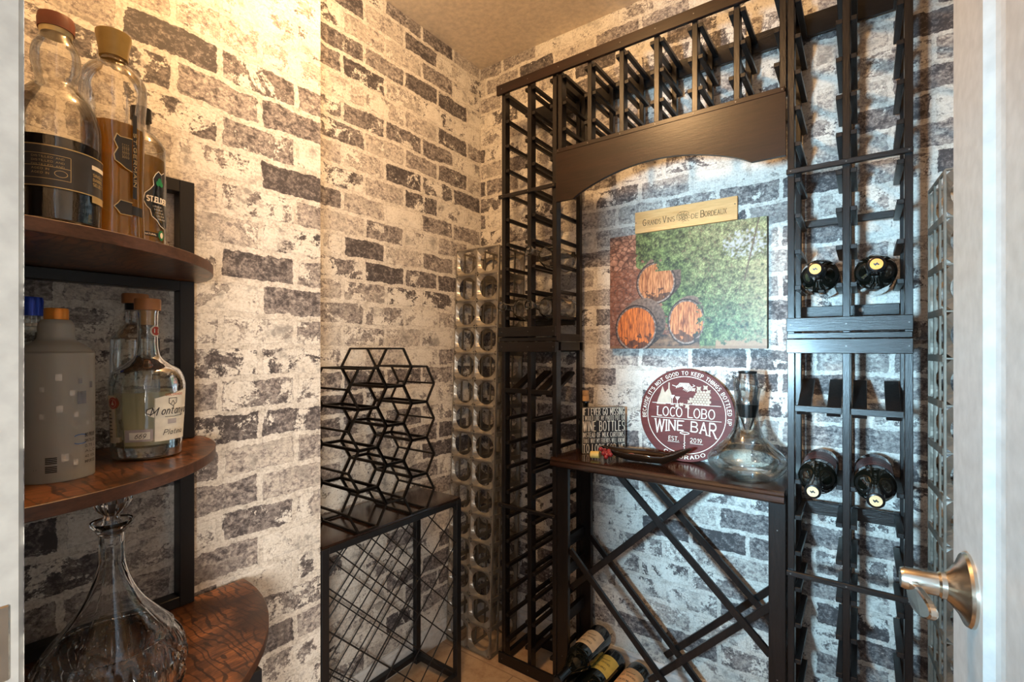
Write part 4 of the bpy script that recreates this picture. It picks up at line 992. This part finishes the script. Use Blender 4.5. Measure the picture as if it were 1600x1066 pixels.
t = thing('crate_board', 'pale pine wine crate end branded with writing, on the wall above the canvas', 'sign', (-.497, 1.68, 1.598))
b = B(); box(b, -.667, -.327, 1.675, 1.688, 1.5985, 1.674); bd = obj('board', b, M['pine'], t, bevel=.001)
P = on_plane((-.667, 1.675, 1.5985), (1, 0, 0), (0, 0, 1), (0, -1, 0))
b = B()
kw = dict(sw=.10, serif=.10, d=.0005)
text(b, 'G', P, .030, .024, .0215, **kw); text(b, 'RANDS', P, .0475, .024, .0160, .046, **kw)
text(b, 'V', P, .1015, .024, .0215, **kw); text(b, 'INS', P, .1175, .024, .0160, .024, **kw)
text(b, 'DE', P, .198, .024, .0150, .021, **kw); text(b, 'B', P, .228, .024, .0215, **kw); text(b, 'ORDEAUX', P, .2405, .024, .0160, .067, **kw)
# vine emblem
cx, cz = .172, .035
for k in range(16):
    a = 2.4*k; r = .0045+.0009*k
    ribbon(b, arc(cx+r*cos(a)*1.15, cz+r*sin(a)*.8, .0048, .0042, k*40, k*40+290, 8), P, .0009, .0005)
for k in range(5): ribbon(b, arc(cx-.018+.009*k, cz-.004, .006, .013, 40+20*k, 200+20*k, 8), P, .0009, .0005)
ribbon(b, arc(cx-.002, cz+.004, .021, .014, 20, 200, 12), P, .0011, .0005)
obj('lettering', b, M['brownink'], bd)
for u, v in ((.004, .038), (.333, .050)):
    b = B(); poly(b, arc(u, v, .0018, .0018, 0, 340, 10), P, .0004); obj('nail_hole', b, M['ink'], bd)

# round sign ------------------------------------------------------------
R_, tilt = .154, radians(5)
ev = Vector((0, sin(tilt), cos(tilt))); en = Vector((0, -cos(tilt), sin(tilt))); eu = Vector((1, 0, 0))
ctr = Vector((-.482, 1.647, .8115+R_*cos(tilt)+.001))
t = thing('round_sign', 'round maroon wooden wine bar sign with cream lettering, leaning on the wall behind the dish', 'sign', (-.482, 1.640, .811))
b = B(); n = 96
fr = [b.verts.new(ctr+eu*R_*cos(2*pi*i/n)+ev*R_*sin(2*pi*i/n)) for i in range(n)]; bk = [b.verts.new(v_.co-en*.013) for v_ in fr]
b.faces.new(fr); b.faces.new(bk[::-1])
for i in range(n): b.faces.new((fr[i], bk[i], bk[(i+1) % n], fr[(i+1) % n]))
disc = obj('disc', b, M['maroon'], t, bevel=.0012)
px_ = R_/73.0                                  # layout unit
P = on_plane(ctr, eu, ev, en)
Q = lambda u, v, d: P((u)*px_, (v)*px_, d)
b = B(); ribbon(b, arc(0, 0, 60.3, 60.3, 0, 360, 96), Q, 1.0, .0006)
def ring_text(b, s, r, a_start, a_end, h, inward=False, sw=.14):
    tot = sum(gw(c)*.8+.3 for c in s)-.3
    span = radians(a_end-a_start)
    def pl(u, v, d):
        a = radians(a_start)+span*u/tot
        rr = r+v*h if not inward else r-v*h
        return Q(rr*cos(a), rr*sin(a), d)
    text(b, s, pl, 0, 0, 1, tot, gap=.3, sw=sw, d=.0007)
ring_text(b, "BECAUSE IT'S NOT GOOD TO KEEP THINGS BOTTLED UP", 63.0, 187, -9, 5.6)
ring_text(b, 'COLORADO', 68.5, -118, -62, 5.2, True)
kw = dict(align='c', serif=.11, d=.0007)
text(b, 'LOCO LOBO', Q, 0, -3.6, 14.2, 88, sw=.10, **kw)
for v, hw in ((16.6, 53), (-6.6, 54)): ribbon(b, [(-hw, v), (hw, v)], Q, .65, .0006)
def warp(u, v, d):                             # letters grow downward toward both ends
    k = (v+24.5)/14.5; drop = 7.5*(abs(u)/47)**2
    return Q(u, v-(1-k)*drop, d)
text(b, 'WINE BAR', warp, 0, -24.5, 14.5, 94, sw=.12, **kw)
text(b, 'EST.', Q, -17, -41.5, 6.2, 15, sw=.11, **kw); text(b, '2019', Q, 17.5, -41.5, 6.2, 17, sw=.11, **kw)
ribbon(b, [(-26, -43.5), (-8, -43.5)], Q, .5); ribbon(b, [(9, -43.5), (28, -43.5)], Q, .5)
ribbon(b, arc(0, -28.5, 7, 1.7, 0, 360, 16), Q, .9, .0006); ribbon(b, [(0, -30), (0, -42)], Q, 1.0, .0006)
ribbon(b, [(0, -42), (1.2, -43.5), (-1.2, -45.5), (1.2, -47.5), (-1.2, -49.5), (.8, -51.5), (0, -53)], Q, .7, .0006)
# flourish
for k in range(-3, 4): ribbon(b, [(-9+k*3.0*.9+2, 44-abs(k)*.8), (-2.5+k*2.2, 50), (4+k*2.0, 38+abs(k)*1.2)], Q, .75, .0006)
for k in range(-3, 4): ribbon(b, [(9+k*2.6-2, 44-abs(k)*.8), (2.5+k*2.2, 36+abs(k)), ], Q, .55, .0008)
ribbon(b, [(-21, 46), (-15, 44), (-11, 47), (-7, 45)], Q, .8, .0006); ribbon(b, [(14, 46), (9, 44), (6, 47), (2, 45)], Q, .8, .0006); ribbon(b, [(14, 46), (11, 48)], Q, .6)
for gx, gz in ((-20.5, 30), (-12.5, 28)):      # two glasses
    poly(b, [(gx-3.8, gz), (gx+3.8, gz), (gx+.5, gz-5.5), (gx-.5, gz-5.5)], Q, .0009); ribbon(b, [(gx, gz-5), (gx, gz-15)], Q, .6, .0009); ribbon(b, [(gx-2.5, gz-15), (gx+2.5, gz-15)], Q, .6, .0009)
obj('lettering', b, M['cream'], disc)
b = B()                                        # bottle and grapes in taupe
poly(b, [(-31, 16.8), (-31, 22), (-33.5, 28), (-33, 33), (-29, 38.5), (-27.6, 40), (-27.6, 50), (-25.4, 50), (-25.4, 40), (-24, 36), (-22, 31), (-22, 16.8)], Q, .0006)
poly(b, [(-46, 14.5), (-43, 25), (-40, 33), (-37, 44), (-34, 36), (-31, 30), (-31, 14.5)], Q, .0005)
for i in range(7):
    for k in range(7):
        gx, gz = 8+4.4*i+(k % 2)*2.2, 18+3.8*k
        if gz < 20+.9*gx and (gx-24)**2/330+(gz-27)**2/170 < 1: poly(b, arc(gx, gz, 2.1, 2.1, 0, 330, 9), Q, .0005+.00004*((i+k) % 3))
for gx, gz, s in ((12, 40, 4), (20, 42, 5), (30, 44, 5), (35, 38, 4), (6, 21, 4), (-6, 16, 4), (-13, 13, 4), (36, 22, 3), (3, 14, 5)): poly(b, [(gx+s*cos(radians(q*45))*(1 if q % 2 else .5), gz+s*sin(radians(q*45))*(1 if q % 2 else .5)) for q in range(8)], Q, .0007)
obj('engraving', b, M['taupeprint'], disc)

# small block sign ---------------------------------------------------------
p1, p2 = Vector((-.8125, 1.5485, .8125)), Vector((-.697, 1.6585, .8125)); Wd = (p2-p1).length; e1 = (p2-p1).normalized(); nrm = Vector((e1.y, -e1.x, 0)); Hs = .163
t = thing('block_sign', 'small square black block sign with cream capitals, at the left end of the counter', 'sign', (-.76, 1.60, .811))
b = B(); q = [p1, p2, p2-nrm*.024, p1-nrm*.024]; v0 = [b.verts.new(a) for a in q]; v1 = [b.verts.new(a+Vector((0, 0, Hs))) for a in q]
b.faces.new(v0[::-1]); b.faces.new(v1)
for i in range(4): b.faces.new((v0[i], v0[(i+1) % 4], v1[(i+1) % 4], v1[i]))
blk = obj('block', b, M['blacklabel'], t, bevel=.001)
P = on_plane(p1, e1, (0, 0, 1), nrm)
b = B(); s = Wd/520
for line, y0, y1, sw in (('IF I EVER GO MISSING', 405, 325, .17), ('I WOULD LIKE MY PHOTO PUT ON', 470, 416, .15), ('WINE BOTTLES', 598, 482, .15), ('INSTEAD OF MILK CARTONS.', 672, 616, .17), ('THAT WAY MY FRIENDS WILL KNOW', 741, 688, .15), ('TO LOOK FOR ME', 855, 757, .15)):
    k = Hs/550; text(b, line, P, .004, (866-y0)*k, (y0-y1)*k, Wd-.008, sw=sw*.85, gap=.30, d=.0006)
ribbon(b, [(.0015, .0015), (Wd-.0015, .0015), (Wd-.0015, Hs-.0015), (.0015, Hs-.0015), (.0015, .0015)], P, .0009, .0005)
obj('lettering', b, M['cream'], blk)

t = thing('small_bottle', 'small dark bottle with a tall cork, tucked behind the block sign', 'bottle', (-.838, 1.625, .811))
c = (-.838, 1.625, .8115)
b = B(); lathe(b, [(0, 0)]+smoothprof([(.022, 0), (.0265, .003), (.0265, .10), (.022, .12), (.012, .135), (.0105, .170), (.0125, .173), (.0125, .180)], 5)+[(0, .180)], c, 32); obj('glass', b, M['dglass'], t, True, angle=50)
b = B(); lathe(b, [(0, .1805), (.0125, .1805), (.0125, .198), (.0118, .199), (.0125, .200), (.0125, .218), (0, .219)], c, 28); obj('cork', b, M['cork'], t, True, angle=40)

# dish ---------------------------------------------------------------------
t = thing('glass_dish', 'long dark amber boat-shaped glass dish on the counter in front of the round sign', 'dish', (-.59, 1.55, .811))
b = B(); ns, nw = 36, 14; A0, A1 = Vector((-.735, 1.540, 0)), Vector((-.437, 1.565, 0)); ax = (A1-A0).normalized(); cr = Vector((-ax.y, ax.x, 0)); gr = []
for i in range(ns+1):
    s = i/ns; hw = .052*sin(pi*min(max(s, .02), .98))**.75; base = .8135+.034*abs(2*s-1)**3.0+(.022*(s-.72)/.28 if s > .72 else 0)*(1 if s > .72 else 0)
    row = []
    for k in range(nw+1):
        w_ = -1+2*k/nw; row.append(b.verts.new(A0+(A1-A0)*s+cr*hw*w_+Vector((0, 0, base+.030*(abs(w_)**2.4)*(sin(pi*s)**.5 if 0 < s < 1 else 0)))))
    gr.append(row)
for i in range(ns):
    for k in range(nw): b.faces.new((gr[i][k], gr[i+1][k], gr[i+1][k+1], gr[i][k+1]))
d = obj('bowl', b, M['amberdish'], t, True); so = d.modifiers.new('glass', 'SOLIDIFY'); so.thickness = .004; so.offset = 1
for (s, w_, mt, rr) in ((.28, .10, 'fruitred', .016), (.38, -.25, 'fruitred', .014), (.33, .5, 'fruitred', .012), (.56, .0, 'fruityel', .013), (.63, .3, 'fruityel', .012), (.60, -.3, 'fruityel', .009)):
    b = B(); hw = .052*sin(pi*s)**.75; pc = A0+(A1-A0)*s+cr*hw*w_+Vector((0, 0, .8135+.030*abs(2*s-1)**3.5+.030*w_*w_+.0065))
    bmesh.ops.create_icosphere(b, subdivisions=2, radius=rr, matrix=Matrix.Translation(pc) @ Matrix.Diagonal((1, .8, .30, 1))); obj('fruit_relief', b, M[mt], t, True)
t = thing('bottle_stopper', 'red glass grape cluster bottle stopper with short cork, at the left end of the dish', 'bottle stopper', (-.735, 1.505, .811))
b = B(); tube(b, (-.752, 1.497, .8265), (-.722, 1.501, .8285), .0115, 20); obj('cork', b, simple('golden_cork', (.70, .46, .12), .5), t, True, angle=40)
random.seed(3)
for k in range(15):
    a = 2.4*k; r = .004+.0011*k; pc = Vector((-.700+.0016*k*cos(a)*.9, 1.503+.0013*k*sin(a), .826+.0013*k*abs(sin(a*1.7))+.010*((k*7 % 5)/5)))
    b = B(); bmesh.ops.create_uvsphere(b, u_segments=14, v_segments=10, radius=.0078, matrix=Matrix.Translation(pc)); obj('grape', b, M['grape'], t, True)

# decanter with aerator ------------------------------------------------------
c = (-.2775, 1.552, .8115)
t = thing('wine_decanter', 'broad clear glass wine decanter with slanted lip at the right end of the counter', 'decanter', c)
pr = smoothprof([(.040, .002), (.060, 0), (.085, .012), (.102, .032), (.1065, .050), (.100, .066), (.078, .088), (.054, .112), (.038, .140), (.0315, .170), (.0310, .205), (.0340, .240), (.0385, .278)], 6)
b = B()
def slant(bm_):
    for v_ in bm_.verts:
        h = v_.co.z-c[2]
        if h > .20: v_.co.z += (h-.20)/.078*(-(v_.co.x-c[0])*.42)
lathe(b, [(0, .004)]+pr, c, 64); slant(b); o = obj('glass', b, M['clear'], t, True)
b = B(); lathe(b, [(0, .0005), (.058, .0005), (.060, .004), (.030, .007), (0, .0085)], c, 48); obj('base', b, M['clear'], t, True, angle=40)
b = B(); n = 64                                 # thick fire-polished rim
P_ = [Vector((c[0]+.0385*cos(2*pi*i/n), c[1]+.0385*sin(2*pi*i/n), c[2]+.278-.42*.0385*cos(2*pi*i/n))) for i in range(n)]
for i in range(n): tube(b, P_[i], P_[(i+1) % n], .0016, 8)
obj('rim', b, M['crystal'], t, True)
t = thing('wine_aerator', 'smoky plastic wine aerator with black band, standing in the mouth of the decanter', 'aerator', (c[0], c[1], c[2]+.15))
c2 = (c[0]+.002, c[1], c[2])
b = B(); lathe(b, [(0, .212), (.013, .206), (.019, .214), (.0245, .232), (.0285, .256), (.0290, .275), (.0255, .296), (.0245, .302)], c2, 48); obj('chamber', b, M['smoke'], t, True, angle=50)
b = B(); lathe(b, [(.0245, .302), (.0252, .3035), (.0252, .309), (.0225, .309), (.0225, .302)], c2, 48); obj('rim', b, M['black'], t, True, angle=40)
b = B(); lathe(b, [(0, .176), (.0225, .176), (.0235, .180), (.0300, .210), (.0300, .2135), (.0, .2135)], c2, 48); obj('band', b, M['black'], t, True, angle=40)
b = B(); lathe(b, [(0, .138), (.0085, .138), (.0095, .142), (.0205, .174), (0, .1755)], c2, 40); obj('spout', b, M['smoke'], t, True, angle=40)
b = B(); lathe(b, [(0, .214), (.0295, .2142), (.0300, .222), (.0255, .232), (0, .2325)], c2, 40); obj('collar', b, M['smoke'], t, True, angle=40)
